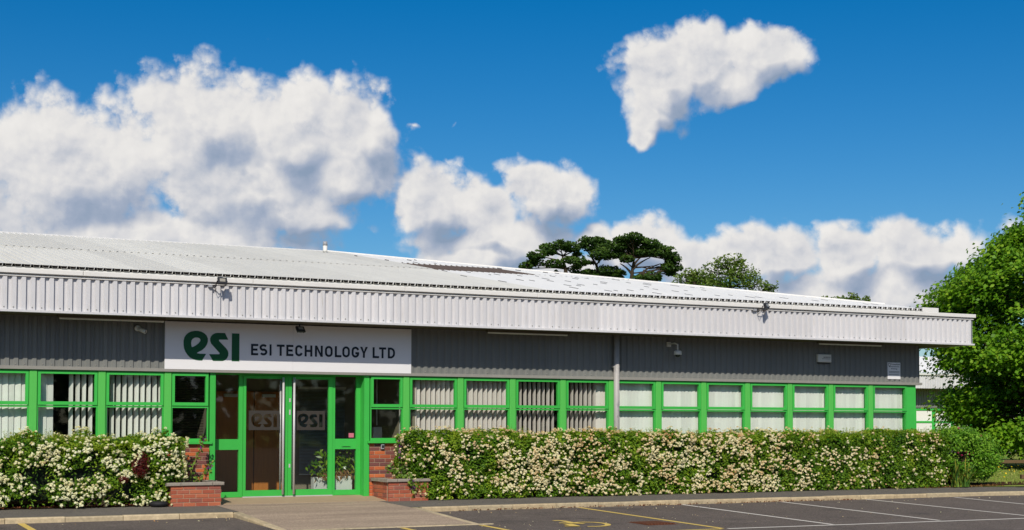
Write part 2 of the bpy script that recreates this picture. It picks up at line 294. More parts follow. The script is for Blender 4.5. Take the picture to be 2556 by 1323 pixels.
# leaves
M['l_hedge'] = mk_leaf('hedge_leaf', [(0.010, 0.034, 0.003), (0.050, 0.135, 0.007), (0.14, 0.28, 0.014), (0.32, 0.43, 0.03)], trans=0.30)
M['l_core'] = mk_leaf('hedge_inner_shade', [(0.006, 0.012, 0.003), (0.015, 0.03, 0.006)], trans=0.1)  # hedge core box: interior shade painted as a near-black green
M['l_shoot'] = mk_leaf('young_shoot', [(0.16, 0.27, 0.02), (0.36, 0.44, 0.05), (0.42, 0.28, 0.06)], trans=0.38)
M['flower'] = mk_leaf('cream_flower', [(0.58, 0.30, 0.11), (0.78, 0.60, 0.33), (0.86, 0.77, 0.50), (0.90, 0.86, 0.62)], rough=0.8, trans=0.3, spec=0.05)
M['flower_white'] = mk_leaf('ivory_flower', [(0.60, 0.46, 0.18), (0.80, 0.76, 0.46), (0.88, 0.87, 0.60), (0.92, 0.92, 0.70)], rough=0.8, trans=0.3, spec=0.05)
M['l_red'] = mk_leaf('red_leaf', [(0.05, 0.008, 0.008), (0.16, 0.015, 0.012)], trans=0.2)
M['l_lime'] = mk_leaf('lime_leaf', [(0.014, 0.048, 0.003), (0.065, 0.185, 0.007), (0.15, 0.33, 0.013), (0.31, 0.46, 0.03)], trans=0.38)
M['l_dark'] = mk_leaf('dark_tree_leaf', [(0.012, 0.035, 0.007), (0.036, 0.085, 0.012), (0.085, 0.15, 0.02)], trans=0.25)
M['l_olive'] = mk_leaf('willow_leaf', [(0.05, 0.11, 0.012), (0.11, 0.19, 0.025), (0.20, 0.26, 0.05)], trans=0.35)
M['l_rose'] = mk_leaf('rose_leaf', [(0.05, 0.15, 0.012), (0.14, 0.33, 0.02), (0.30, 0.50, 0.05)], trans=0.36)
M['l_strap'] = mk_leaf('strap_leaf', [(0.06, 0.17, 0.03), (0.22, 0.34, 0.05), (0.55, 0.36, 0.05)], trans=0.25, spec=0.4, rough=0.35)
M['l_mallow'] = mk_leaf('mallow_leaf', [(0.05, 0.11, 0.015), (0.14, 0.25, 0.03), (0.24, 0.34, 0.05)], trans=0.3)
M['f_purple'] = mk_leaf('mallow_flower', [(0.10, 0.015, 0.13), (0.25, 0.03, 0.27)], trans=0.3)
M['f_rose'] = mk_leaf('rose_flower', [(0.30, 0.01, 0.05), (0.45, 0.03, 0.14)], trans=0.2)
M['l_house'] = mk_leaf('house_plant_leaf', [(0.03, 0.10, 0.008), (0.12, 0.24, 0.01), (0.26, 0.36, 0.03)], trans=0.3, spec=0.5, rough=0.3)
M['l_dead'] = mk_leaf('dead_leaf', [(0.16, 0.075, 0.025), (0.34, 0.19, 0.07)], trans=0.2)
M['litter'] = mk_leaf('leaf_litter', [(0.10, 0.03, 0.012), (0.22, 0.07, 0.025), (0.36, 0.22, 0.12)], trans=0.05)
M['grassblade'] = mk_leaf('grass_blade', [(0.13, 0.22, 0.025), (0.27, 0.36, 0.05), (0.42, 0.40, 0.13)], trans=0.3)
M['dandelion'] = mk_leaf('dandelion_flower', [(0.70, 0.48, 0.01), (0.80, 0.60, 0.02)], trans=0.1)

# ------------------------------------------------------------------ mesh helpers
class MB:
    def __init__(s): s.v = []; s.f = []
    def add(s, vs, fs):
        n = len(s.v); s.v += [tuple(p) for p in vs]; s.f += [tuple(i + n for i in f) for f in fs]; return s
    def box(s, x0, x1, y0, y1, z0, z1):
        return s.add([(x0,y0,z0),(x1,y0,z0),(x1,y1,z0),(x0,y1,z0),(x0,y0,z1),(x1,y0,z1),(x1,y1,z1),(x0,y1,z1)],
                     [(0,3,2,1),(4,5,6,7),(0,1,5,4),(1,2,6,5),(2,3,7,6),(3,0,4,7)])
    def cbox(s, x0, x1, y0, y1, z0, z1, c=0.006):
        """box with chamfered front and side edges (outer skin proud of its chamfers)"""
        pts = lambda yy, i: [(x0+i, yy, z0+i), (x1-i, yy, z0+i), (x1-i, yy, z1-i), (x0+i, yy, z1-i)]
        v = pts(y0, c) + pts(y0 + c, 0) + pts(y1 - c, 0) + pts(y1, c); f = [(0,1,2,3), (15,14,13,12)]
        for r in range(3):
            for k in range(4):
                a = r*4 + k; b = r*4 + (k+1) % 4; f.append((a, a+4, b+4, b))
        return s.add(v, f)
    def tube(s, pts, rad, n=8, cap=True):
        pts = [Vector(p) for p in pts]; m = len(pts)
        if not hasattr(rad, '__len__'): rad = [rad] * m
        base = len(s.v); up = None
        for i, p in enumerate(pts):
            d = (pts[min(i+1, m-1)] - pts[max(i-1, 0)]).normalized()
            if up is None: up = Vector((0,0,1)) if abs(d.z) < 0.9 else Vector((1,0,0))
            a = d.cross(up).normalized(); b = a.cross(d).normalized(); up = b
            for k in range(n):
                t = 2*math.pi*k/n; q = p + (a*math.cos(t) + b*math.sin(t)) * rad[i]; s.v.append(tuple(q))
        for i in range(m-1):
            for k in range(n):
                k2 = (k+1) % n
                s.f.append((base+i*n+k, base+i*n+k2, base+(i+1)*n+k2, base+(i+1)*n+k))
        if cap:
            s.f.append(tuple(base+k for k in range(n))[::-1]); s.f.append(tuple(base+(m-1)*n+k for k in range(n)))
        return s
    def lathe(s, prof, c=(0,0,0), n=16):
        base = len(s.v)
        for (r, z) in prof:
            for k in range(n):
                t = 2*math.pi*k/n; s.v.append((c[0]+r*math.cos(t), c[1]+r*math.sin(t), c[2]+z))
        for i in range(len(prof)-1):
            for k in range(n):
                k2 = (k+1) % n; s.f.append((base+i*n+k, base+i*n+k2, base+(i+1)*n+k2, base+(i+1)*n+k))
        return s
    def build(s, name, mat, parent=None, smooth=False, kind=None):
        me = bpy.data.meshes.new(name); me.from_pydata(s.v, [], s.f); me.update()
        if smooth:
            for p in me.polygons: p.use_smooth = True
        return link(name, me, mat, parent, kind)

def link(name, me, mat, parent=None, kind=None):
    o = bpy.data.objects.new(name, me)
    if mat is not None and len(me.materials) == 0: me.materials.append(M[mat] if isinstance(mat, str) else mat)
    COL.objects.link(o)
    if parent is not None: adopt(o, parent)
    if kind: o['kind'] = kind
    return o
def world_of(o):
    w = o.matrix_basis.copy()
    return (world_of(o.parent) @ o.matrix_parent_inverse @ w) if o.parent else w
def adopt(o, parent):
    o.parent = parent; o.matrix_parent_inverse = world_of(parent).inverted()
def tag(o, label, cat, group=None):
    o['label'] = label; o['category'] = cat
    if group: o['group'] = group
    return o
def thing(name, label, cat, loc=(0,0,0), group=None):
    o = bpy.data.objects.new(name, None); COL.objects.link(o); o.location = loc; o.empty_display_size = 0.1
    return tag(o, label, cat, group)
def structure(name, mb, mat, label=None):
    o = mb.build(name, mat); o['kind'] = 'structure'
    if label: o['label'] = label
    return o

def quads_mesh(name, P, mat, tone, parent=None, kind=None, label=None):
    """P: (n,4,3) corner array -> one mesh of n quads with a tone per face"""
    n = len(P); me = bpy.data.meshes.new(name)
    me.vertices.add(n*4); me.vertices.foreach_set('co', np.ascontiguousarray(P, dtype=np.float32).ravel())
    me.loops.add(n*4); me.loops.foreach_set('vertex_index', np.arange(n*4, dtype=np.int32))
    me.polygons.add(n); me.polygons.foreach_set('loop_start', np.arange(n, dtype=np.int32)*4)
    me.polygons.foreach_set('loop_total', np.full(n, 4, dtype=np.int32))
    me.update(calc_edges=True)
    at = me.attributes.new('tone', 'FLOAT', 'FACE'); at.data.foreach_set('value', np.asarray(tone, dtype=np.float32))
    o = link(name, me, mat, parent, kind)
    if label: o['label'] = label
    return o

def unit(v): return v / np.maximum(np.linalg.norm(v, axis=-1, keepdims=True), 1e-9)
def leaf_quads(rng, C, Nrm, L, W, spread=0.7, droop=0.0):
    """rhombic leaves: centre C, rough facing Nrm, length L, width W"""
    n = len(C)
    nr = unit(Nrm + rng.normal(0, spread, (n, 3)))
    t = rng.normal(0, 1, (n, 3)); t[:, 2] -= droop
    t = unit(t - (t*nr).sum(1, keepdims=True)*nr); b = np.cross(nr, t)
    L = np.broadcast_to(L, (n,))[:, None]; W = np.broadcast_to(W, (n,))[:, None]
    bend = nr * L * 0.12
    return np.stack([C - t*L*0.5 - bend, C + b*W*0.5, C + t*L*0.5 - bend, C - b*W*0.5], 1)

def vnoise(P, s, seed=0):
    """cheap smooth value noise for placing foliage (0..1)"""
    q = P * s + seed * 17.13
    i = np.floor(q).astype(np.int64); f = q - i; f = f*f*(3-2*f)
    def h(a, b, c):
        k = (a*73856093) ^ (b*19349663) ^ (c*83492791) ^ (seed*2654435)
        k = (k ^ (k >> 13)) * 1274126177; k = k & 0x7fffffff
        return (k % 10007) / 10007.0
    r = 0
    for dx in (0, 1):
        for dy in (0, 1):
            for dz in (0, 1):
                w = (f[:,0] if dx else 1-f[:,0]) * (f[:,1] if dy else 1-f[:,1]) * (f[:,2] if dz else 1-f[:,2])
                r = r + w * h(i[:,0]+dx, i[:,1]+dy, i[:,2]+dz)
    return r

def flat_fill(name, loops, mat, thick=0.004, parent=None, y=0.0):
    """outlines in the x-z plane (holes allowed) -> thin solid standing at depth y, facing the street"""
    cu = bpy.data.curves.new(name, 'CURVE'); cu.dimensions = '2D'; cu.fill_mode = 'BOTH'; cu.extrude = thick/2
    for lp in loops:
        sp = cu.splines.new('POLY'); sp.points.add(len(lp)-1); sp.use_cyclic_u = True
        for p, q in zip(sp.points, lp): p.co = (q[0], q[1], 0, 1)
    tmp = bpy.data.objects.new('tmp', cu); COL.objects.link(tmp)
    dg = bpy.context.evaluated_depsgraph_get(); me = bpy.data.meshes.new_from_object(tmp.evaluated_get(dg)); me.name = name
    bpy.data.objects.remove(tmp); bpy.data.curves.remove(cu)
    me.transform(Matrix.Translation((0, y, 0)) @ Matrix.Rotation(R(90), 4, 'X')); me.materials.clear()
    return link(name, me, mat, parent)
def text_mesh(name, txt, mat, x0, x1, z0, z1, y, parent, weight=0.0, thick=0.004):
    cu = bpy.data.curves.new(name, 'FONT'); cu.body = txt; cu.extrude = thick/2; cu.offset = weight; cu.resolution_u = 4
    tmp = bpy.data.objects.new('tmp', cu); COL.objects.link(tmp)
    dg = bpy.context.evaluated_depsgraph_get(); me = bpy.data.meshes.new_from_object(tmp.evaluated_get(dg)); me.name = name
    bpy.data.objects.remove(tmp); bpy.data.curves.remove(cu)
    co = np.empty(len(me.vertices)*3, dtype=np.float32); me.vertices.foreach_get('co', co); co = co.reshape(-1, 3)
    mn, mx = co.min(0), co.max(0); out = np.empty_like(co)
    out[:,0] = x0 + (co[:,0]-mn[0])/(mx[0]-mn[0])*(x1-x0); out[:,2] = z0 + (co[:,1]-mn[1])/(mx[1]-mn[1])*(z1-z0); out[:,1] = y - co[:,2]
    me.vertices.foreach_set('co', out.ravel()); me.update(); me.materials.clear()
    return link(name, me, mat, parent)


# ================================================================== ground
def zr(y): return -0.2 + 0.0217 * (max(y, -9.0) + 2.5)       # car park falls gently away from the building
def zp(y): return -0.082 + (y + 0.62) * (0.033 / 1.71)        # footway
gm = MB().add([(-1500,-1500,-0.55),(1500,-1500,-0.55),(1500,1500,-0.55),(-1500,1500,-0.55)], [(0,1,2,3)])
structure('ground', gm, 'grass')
cp = MB(); ys = [-2.3, -9.0, -75.0]
for i in range(2):
    a, b = ys[i], ys[i+1]
    cp.add([(-60,a,zr(a)),(-60,b,zr(b)),(70,b,zr(b)),(70,a,zr(a))], [(0,1,2,3)])
car_park = structure('car_park', cp, 'asphalt')
pv = MB()
def strip(mb, xs, yb, yf, zb, zf):
    for x0, x1 in zip(xs[:-1], xs[1:]): mb.add([(x0,yb,zb),(x0,yf,zf),(x1,yf,zf),(x1,yb,zb)], [(0,1,2,3)])
strip(pv, [-20, 6.79], -0.62, -2.33, zp(-.62), zp(-2.33))
strip(pv, [9.91, 23.83], -0.62, -2.33, zp(-.62), zp(-2.33))
BEND = [(23.83,-2.33),(24.9,-2.46),(25.8,-2.78),(26.7,-3.25),(27.6,-3.85),(28.6,-4.6),(30.0,-5.7),(33,-8.0)]
for (x0,y0),(x1,y1) in zip(BEND[:-1], BEND[1:]):
    pv.add([(x0,-0.62,-.082),(x0,y0,-.115),(x1,y1,-.115),(x1,-0.62,-.082)], [(0,1,2,3)])
structure('pavement', pv, 'pave')
rp = MB()
for (a, za), (b, zb) in (((-0.72,-.078),(-2.33,-.112)), ((-2.33,-.112),(-4.98,-.247))):
    rp.add([(6.78,a,za),(6.78,b,zb),(9.92,b,zb),(9.92,a,za)], [(0,1,2,3)])
structure('concrete_ramp', rp, 'ramp')
ap = MB(); ap.add([(6.6,.26,.001),(6.6,-.72,-.072),(10.12,-.72,-.072),(10.12,.26,.001),(6.6,-.72,-.10),(10.12,-.72,-.10)], [(0,1,2,3),(1,4,5,2)])
structure('door_apron', ap, 'apron')
bd = MB()
for x0, x1 in ((-20, 5.76), (10.3, 27.5)):
    bd.add([(x0,.02,-.03),(x0,-.62,-.066),(x1,-.62,-.066),(x1,.02,-.03)], [(0,1,2,3)])
structure('planting_bed', bd, 'soil')
lw = MB(); lw.add([(24.2,-.6,-.075),(27.4,-1.7,-.08),(34,-4.6,-.09),(150,-30,-.1),(150,160,.25),(20,160,.25),(24.2,13,-.07)], [(0,1,2,3,4,5,6)])
structure('lawn', lw, 'grass')

# kerb: one stone after another
def kerb_mesh(l=0.905):
    w, h, c = 0.125, 0.26, 0.02; hl = l/2
    v = []
    for x in (-hl, hl): v += [(x,0,-h),(x,0,-c),(x,c*0.7,0),(x,w,0),(x,w,-h)]
    f = [(0,1,2,3,4)[::-1],(5,6,7,8,9)] + [(i, i+1, i+6, i+5)[::-1] for i in range(4)] + [(4,0,5,9)[::-1]]
    me = bpy.data.meshes.new('kerb_stone'); me.from_pydata(v, [], f); me.update(); me.materials.append(M['kerb']); return me
KM = kerb_mesh()
kerb = MB().box(-14, 6.0, -2.34, -2.33, -0.40, -0.15).build('kerb', 'kerb'); kerb['kind'] = 'structure'
def stone(x, y, z, ang=0.0, lx=1.0, tilt=0.0):
    o = bpy.data.objects.new('kerb_stone', KM); COL.objects.link(o)
    o.location = (x, y, z); o.rotation_euler = (0, tilt, ang); o.scale = (lx, 1, 1); adopt(o, kerb); return o
rnd = random.Random(3)
x = 6.2
while x > -14: stone(x, -2.455 + rnd.uniform(-.006,.006), -.113 + rnd.uniform(-.004,.004)); x -= 0.915
x = 10.56
while x < 24.0: stone(x, -2.455 + rnd.uniform(-.006,.006), -.113 + rnd.uniform(-.004,.004)); x += 0.915
for (x0,y0),(x1,y1) in zip(BEND[:-1], BEND[1:]):
    l = math.hypot(x1-x0, y1-y0); a = math.atan2(y1-y0, x1-x0)
    stone((x0+x1)/2 + math.sin(a)*.125, (y0+y1)/2 - math.cos(a)*.125, -.113, a, l/.9)
# dropped edgings either side of the ramp and along its foot
for side, xx, ang in ((0, 6.66, -math.pi/2), (1, 10.045, math.pi/2)):
    yy = -2.42; n = 3; seg = (4.98-2.42)/n
    for k in range(n):
        ya, yb = yy-seg*k, yy-seg*(k+1); za = -.112+( -2.33-ya)/2.65*-.135; zb = -.112+(-2.33-yb)/2.65*-.135
        t = math.atan2(zb-za, seg)
        stone(xx, (ya+yb)/2, (za+zb)/2+.003, ang, seg/.912, -t if side == 0 else t)
for k in range(4): stone(6.9+.45-.1 + k*.86, -5.085, -.244, 0, .935)

def pline(name, p0, p1, w, mat, parent=car_park, dz=0.004):
    d = Vector((p1[0]-p0[0], p1[1]-p0[1])).normalized(); n = Vector((-d.y, d.x))*w/2
    pts = [(p0[0]+n.x,p0[1]+n.y),(p0[0]-n.x,p0[1]-n.y),(p1[0]-n.x,p1[1]-n.y),(p1[0]+n.x,p1[1]+n.y)]
    return MB().add([(a,b,zr(b)+dz) for a,b in pts], [(0,1,2,3)]).build(name, mat, parent)
pline('parking_line', (13.33,-2.47), (13.41,-7.02), .10, 'yellow'); pline('parking_line', (3.235,-2.47), (3.27,-7.0), .11, 'yellow')
pline('parking_line', (9.98,-5.16), (10.02,-7.02), .10, 'yellow'); pline('parking_line', (8.60,-5.16), (8.66,-7.02), .10, 'yellow')
pline('parking_line', (6.6,-7.05), (13.36,-7.07), .10, 'yellow')
for a, b in ((15.65,15.62),(18.06,17.99),(20.3,20.33),(22.66,22.5)): pline('parking_line', (a,-2.47 if a<22 else -2.60), (b,-7.07), .09, 'whiteline')
pline('parking_line', (13.47,-7.08), (30,-7.55), .09, 'whiteline')
def stroke(mb, pts, w, dz):
    P = [Vector(p) for p in pts]; L_, Rr = [], []
    for i, p in enumerate(P):
        d = (P[min(i+1,len(P)-1)] - P[max(i-1,0)]).normalized(); n = Vector((-d.y, d.x))*w/2
        L_.append(p+n); Rr.append(p-n)
    v = [(q.x,q.y,zr(q.y)+dz) for q in L_+Rr]; n = len(P)
    mb.add(v, [(i, n+i, n+i+1, i+1) for i in range(n-1)])
wc = MB()
stroke(wc, [(11.49,-4.84),(11.59,-4.83),(11.63,-4.93),(11.62,-5.17),(11.55,-5.42)], .11, .004)
stroke(wc, [(11.56,-5.36),(11.73,-5.27),(11.87,-5.28),(11.99,-5.36),(12.05,-5.56),(12.02,-5.75),(11.91,-5.92),(11.77,-6.01),(11.62,-6.02),(11.50,-5.98)], .10, .006)
stroke(wc, [(11.36,-5.28),(11.5,-5.33),(11.57,-5.39),(11.68,-5.56)], .10, .008)
stroke(wc, [(11.40,-5.49),(11.37,-5.67),(11.33,-5.87)], .16, .010); stroke(wc, [(11.15,-5.85),(11.38,-5.94)], .10, .012)
o = wc.build('wheelchair_symbol', 'yellow', car_park); o['label'] = 'yellow painted wheelchair symbol in the parking bay'

dc = thing('drain_cover', 'rusty ribbed drain cover in the asphalt beside the yellow bay line', 'drain cover', (12.87,-5.82,zr(-5.82)))
MB().add([(12.54,-5.50,zr(-5.5)+.003),(12.56,-6.14,zr(-6.14)+.003),(13.21,-6.12,zr(-6.12)+.003),(13.12,-5.49,zr(-5.49)+.003)], [(0,1,2,3)]).build('frame', 'rust', dc)
for k in range(9):
    t = (k+.5)/9; xa = 12.57+t*.54
    MB().box(xa-.018, xa+.018, -6.10, -5.53, zr(-5.8)-.004, zr(-5.8)+.018).build('bar', 'rust', dc)

# loose leaves along the kerb foot, under the hedges and on the bed
def litter(name, label, boxes, n, seed, mat='litter', size=.045):
    rng = np.random.default_rng(seed); P = []
    for (x0,x1,y0,y1,z,w) in boxes:
        k = int(n*w); P.append(np.stack([rng.uniform(x0,x1,k), rng.uniform(y0,y1,k), z + rng.uniform(.004,.03,k)],1))
    C = np.concatenate(P); q = leaf_quads(rng, C, np.tile([0,0,1.],(len(C),1)), rng.uniform(.5,1.3,len(C))*size, rng.uniform(.5,1.2,len(C))*size*.7, .5)
    o = quads_mesh(name, q, mat, rng.random(len(C)), kind='stuff', label=label); return o
litter('leaf_litter', 'rust red dead leaves on the bed under the hedges', [(-2,5.7,-.70,-.1,-.062,.40),(10.9,24.4,-.70,-.45,-.066,.45),(6.7,7.4,-2.62,-2.5,-.20,.03),(10.8,20,-2.52,-2.47,-.197,.12)], 3600, 5)
litter('fallen_petals', 'pale petals and grit scattered on the asphalt near the kerb', [(-2,24,-3.4,-2.5,-.205,.6),(6.8,20,-6.9,-3.4,-.262,.4)], 260, 16, 'flower', .03)
litter('straw_litter', 'pale straw and clippings at the foot of the rose bush', [(23.4,25.9,-.95,-.5,-.085,1.0)], 500, 6, 'l_dead', .07)

# ================================================================== the building
Z_FL, Z_HEAD = 0.0, 2.335
bld = thing('office_building', 'single storey office block with white corrugated fascia and bright green window frames', 'building', (9,6,0))
PITCH = 0.152
def corrug_wall(x0, x1, z0, z1, y, depth, prof=((0,0),(.36,0),(.52,1),(.93,1)), axis='x', seed=0):
    """vertical-rib sheet: profile points are (fraction of pitch, 0 valley / 1 crown)"""
    n0 = math.floor(x0/PITCH + 1e-6); pts = []
    k = n0
    while k*PITCH < x1 + PITCH:
        for (f, c) in prof: pts.append(((k+f)*PITCH, y - depth*c))
        k += 1
    def yat(x):
        for (a, b) in zip(pts[:-1], pts[1:]):
            if a[0] <= x <= b[0]: return a[1] + (b[1]-a[1])*(x-a[0])/max(b[0]-a[0],1e-9)
        return pts[0][1]
    line = [(x0, yat(x0))] + [p for p in pts if x0+1e-4 < p[0] < x1-1e-4] + [(x1, yat(x1))]
    n = len(line); mb = MB()
    if axis == 'x': v = [(a,b,z0) for a,b in line] + [(a,b,z1) for a,b in line]
    else: v = [(-b,a,z0) for a,b in line] + [(-b,a,z1) for a,b in line]     # sheet facing +x
    mb.add(v, [(i,i+1,n+i+1,n+i) for i in range(n-1)]); return mb
XL, XR, XF, YF = -6.08, 24.04, 24.97, -0.85
SHEET = PITCH*6
# wall cladding sheets above the windows
x = XL; k = 0
while x < XR - 0.01:
    x2 = min(x + SHEET, XR); corrug_wall(x + .0, x2 - .0, 2.385, 3.27, -0.035, .026).build('wall_sheet', 'clad', bld); x = x2
y = 0.0
while y < 12: corrug_wall(y-.035, min(y+SHEET,12)-.035, 2.385, 3.27, -XR, .026, axis='y').build('wall_sheet', 'clad', bld); y += SHEET
MB().box(XL, XR+.06, -0.095, .0, 2.327, 2.385).box(XR, XR+.06, 0, 12, 2.327, 2.385).build('flashing', 'flash', bld)
# fascia: sheets, cap, drip lip, soffit
x = XL - .2
while x < XF - .01:
    x2 = min(x + SHEET, XF-.005); corrug_wall(x, x2, 3.305, 3.885, YF+.035, .048).build('fascia_sheet', 'white_metal', bld); x = x2
y = YF
while y < 12: corrug_wall(y, min(y+SHEET,12), 3.305, 3.885, -XF+.035, .048, axis='y').build('fascia_sheet', 'white_metal', bld); y += SHEET
xs = [XL-.2, -1.6, 1.4, 4.42, 7.42, 10.4, 13.27, 16.62, 19.6, 22.4, XF+.06]
for a, b in zip(xs[:-1], xs[1:]): MB().cbox(a+.003, b-.003, YF-.07, YF+.12, 3.915, 4.0, .008).build('fascia_cap', 'trim', bld)
MB().box(XF-.12, XF+.07, YF+.12, 12, 3.915, 4.0).build('fascia_cap', 'trim', bld)
MB().box(XL-.2, XF+.02, YF-.028, YF+.03, 3.872, 3.893).box(XL-.2, XF+.02, YF+.0, YF+.04, 3.893, 3.916).build('cap_bead', 'trim', bld)
MB().box(XL-.2, XF+.035, YF-.04, YF+.06, 3.265, 3.303).build('drip_lip', 'white_metal', bld)
MB().box(XF-.06, XF+.035, YF+.06, 12, 3.265, 3.303).build('drip_lip', 'white_metal', bld)
MB().box(XL-.2, XF-.06, YF+.06, 0.0, 3.268, 3.285).box(XR, XF-.06, 0.0, 12, 3.268, 3.285).build('soffit', 'soffit', bld)
# fixings along the fascia foot and the cladding foot
fx = MB(); rnd = random.Random(8); k = math.ceil((XL)/PITCH)
while (k+.7)*PITCH < XF-.05:
    if k % 3 != 1: 
        xx = (k+.62)*PITCH; fx.lathe([(0,-.008),(.010,-.008),(.012,0)], (0,0,0), 6)
        for i in range(18):
            vx = fx.v[-18+i]; fx.v[-18+i] = (xx+vx[0], YF+.035-.048-.0015+vx[2], 3.345+vx[1])
    if k % 3 != 0 and (k+.62)*PITCH < XR-.05:
        xx = (k+.62)*PITCH; fx.lathe([(0,-.008),(.010,-.008),(.012,0)], (0,0,0), 6)
        for i in range(18):
            vx = fx.v[-18+i]; fx.v[-18+i] = (xx+vx[0], -.035-.026-.0015+vx[2], 2.42+vx[1])
    k += 1
fx.build('fixings', 'flash', bld, kind='stuff')

# roof: corrugated sheets in two courses, hipped at the right end
EY, EZ, TB, RY = -0.62, 4.055, 0.17, 12.0
RZ = EZ + TB*(RY-EY)
def hipx(y): return 23.75 - 0.86*y
def hipy(x): return (23.75 - x)/0.86
def roof_sheet(x0, x1, ya, yb, lift, mat, name='roof_sheet'):
    n0 = math.floor(x0/PITCH); pts = []; k = n0
    while k*PITCH < x1 + PITCH:
        for f, c in ((0,0),(.60,0),(.68,1),(.92,1)): pts.append(((k+f)*PITCH, c*.050))
        k += 1
    ln = [p for p in pts if x0-1e-6 <= p[0] <= x1+1e-6]
    v0, v1 = [], []
    for (xx, h) in ln:
        ye = min(yb, hipy(xx)); 
        if ye <= ya + .02: continue
        for arr, yy in ((v0, ya), (v1, ye)): arr.append((xx, yy, EZ + TB*(yy-EY) + h + lift*(1 if yy == ya else 0)))
    n = len(v0)
    if n < 2: return None
    return MB().add(v0+v1, [(i,i+1,n+i+1,n+i) for i in range(n-1)]).build(name, mat, bld)
x = XL - .304
LAP = 5.3
while x < 23.65:
    x2 = min(x + SHEET, 23.66); coat = x > 13.0
    roof_sheet(x, x2, EY, LAP, 0, 'roof_white' if coat else 'roof_old')
    if coat and x < 16.4: roof_sheet(x, x2, LAP-.12, 7.6, .010, 'rooflight', 'rooflight'); roof_sheet(x, x2, 7.5, RY, .014, 'roof_white')
    else: roof_sheet(x, x2, LAP-.12, RY, .012, 'roof_white' if coat else 'roof_old')
    x = x2
bare = MB(); rnd = random.Random(17)      # narrow places on the rib flanks that the white coating has missed
k = math.ceil(13.3/PITCH)
while k*PITCH < 23.3:
    xr = (k+.60)*PITCH; yy = rnd.uniform(.0, 1.6)
    while yy < hipy(xr) - .3:
        if not (xr < 16.5 and LAP-.3 < yy < 7.8) and rnd.random() < .55:
            l = rnd.uniform(.14,.42); zz = EZ + TB*(yy-EY) + (.014 if yy > LAP-.3 else 0); z2 = zz + TB*l
            bare.add([(xr-.002,yy,zz+.006),(xr-.002,yy+l,z2+.006),(xr+.009,yy+l,z2+.050),(xr+.009,yy,zz+.050)], [(0,1,2,3)])
        yy += rnd.uniform(1.1, 2.1)
    k += 2
bare.build('bare_metal_strips', 'bare', bld, kind='stuff')
# near-black strip added as the shade inside the open rib ends, eaves gutter behind the cap
MB().box(XL-.3, 23.66, EY+.05, EY+.09, EZ-.06, EZ+.053).build('rib_end_shade', 'dark', bld)
MB().box(XL-.2, XF-.13, YF+.125, EY+.05, 3.90, 3.93).build('gutter', 'flash', bld)
MB().box(XL-.3, 23.66, EY+.015, EY+.045, 3.935, EZ-.004).build('eaves_filler', 'roof_old', bld)
MB().add([(-8,RY-.16,RZ-.01),(13.5,RY-.16,RZ-.01),(13.5,RY,RZ+.062),(-8,RY,RZ+.062),(13.5,RY+.25,RZ+.02),(-8,RY+.25,RZ+.02)], [(0,1,2,3),(3,2,4,5)]).build('ridge_capping', 'trim', bld)
hc = MB()   # hip flashing runs down to the corner
hc.tube([(13.35,RY,RZ+.045)] + [(hipx(t), t, EZ+TB*(t-EY)+.045) for t in (9,6,3,.4)], .035, 6); hc.build('hip_capping', 'trim', bld)
MB().add([(hipx(-.15),-.15,EZ+TB*(-.15-EY)),(hipx(RY),RY,RZ),(XF-.3,RY,EZ),(XF-.3,-.15,EZ)], [(0,3,2,1)]).build('roof_slope', 'roof_white', bld)
MB().add([(-8,RY,RZ),(13.43,RY,RZ),(24,24.6,EZ),(-8,24.6,EZ)], [(0,1,2,3)]).add([(13.43,RY,RZ),(XF-.3,RY,EZ),(24.0,24.6,EZ)], [(0,1,2)]).build('roof_slope', 'roof_old', bld)
MB().cbox(23.67, 24.16, EY+.02, EY+.30, EZ-.03, EZ+.085, .006).build('eaves_flashing', 'trim', bld)
vp = MB().tube([(13.06,11.3,6.02),(13.06,11.3,6.31)], .062, 14).build('vent_pipe', 'white_plastic', bld, True)
MB().tube([(13.06,11.3,6.31),(13.06,11.3,6.42)], [.068,.056], 14).build('cowl', 'grey_paint', vp, True)
MB().lathe([(.075,0),(.07,.07),(.06,.075)], (13.06,11.3,6.06), 14).build('collar', 'black', vp, True)

# back and far walls, so that the block is a block
MB().box(XL, XR-.05, 11.9, 12.0, -.2, 3.3).box(XL-.1, XL, 0, 12, -.2, 3.3).box(XR-.12, XR-.04, .25, 12, -.2, 2.33).build('rear_wall', 'clad', bld)

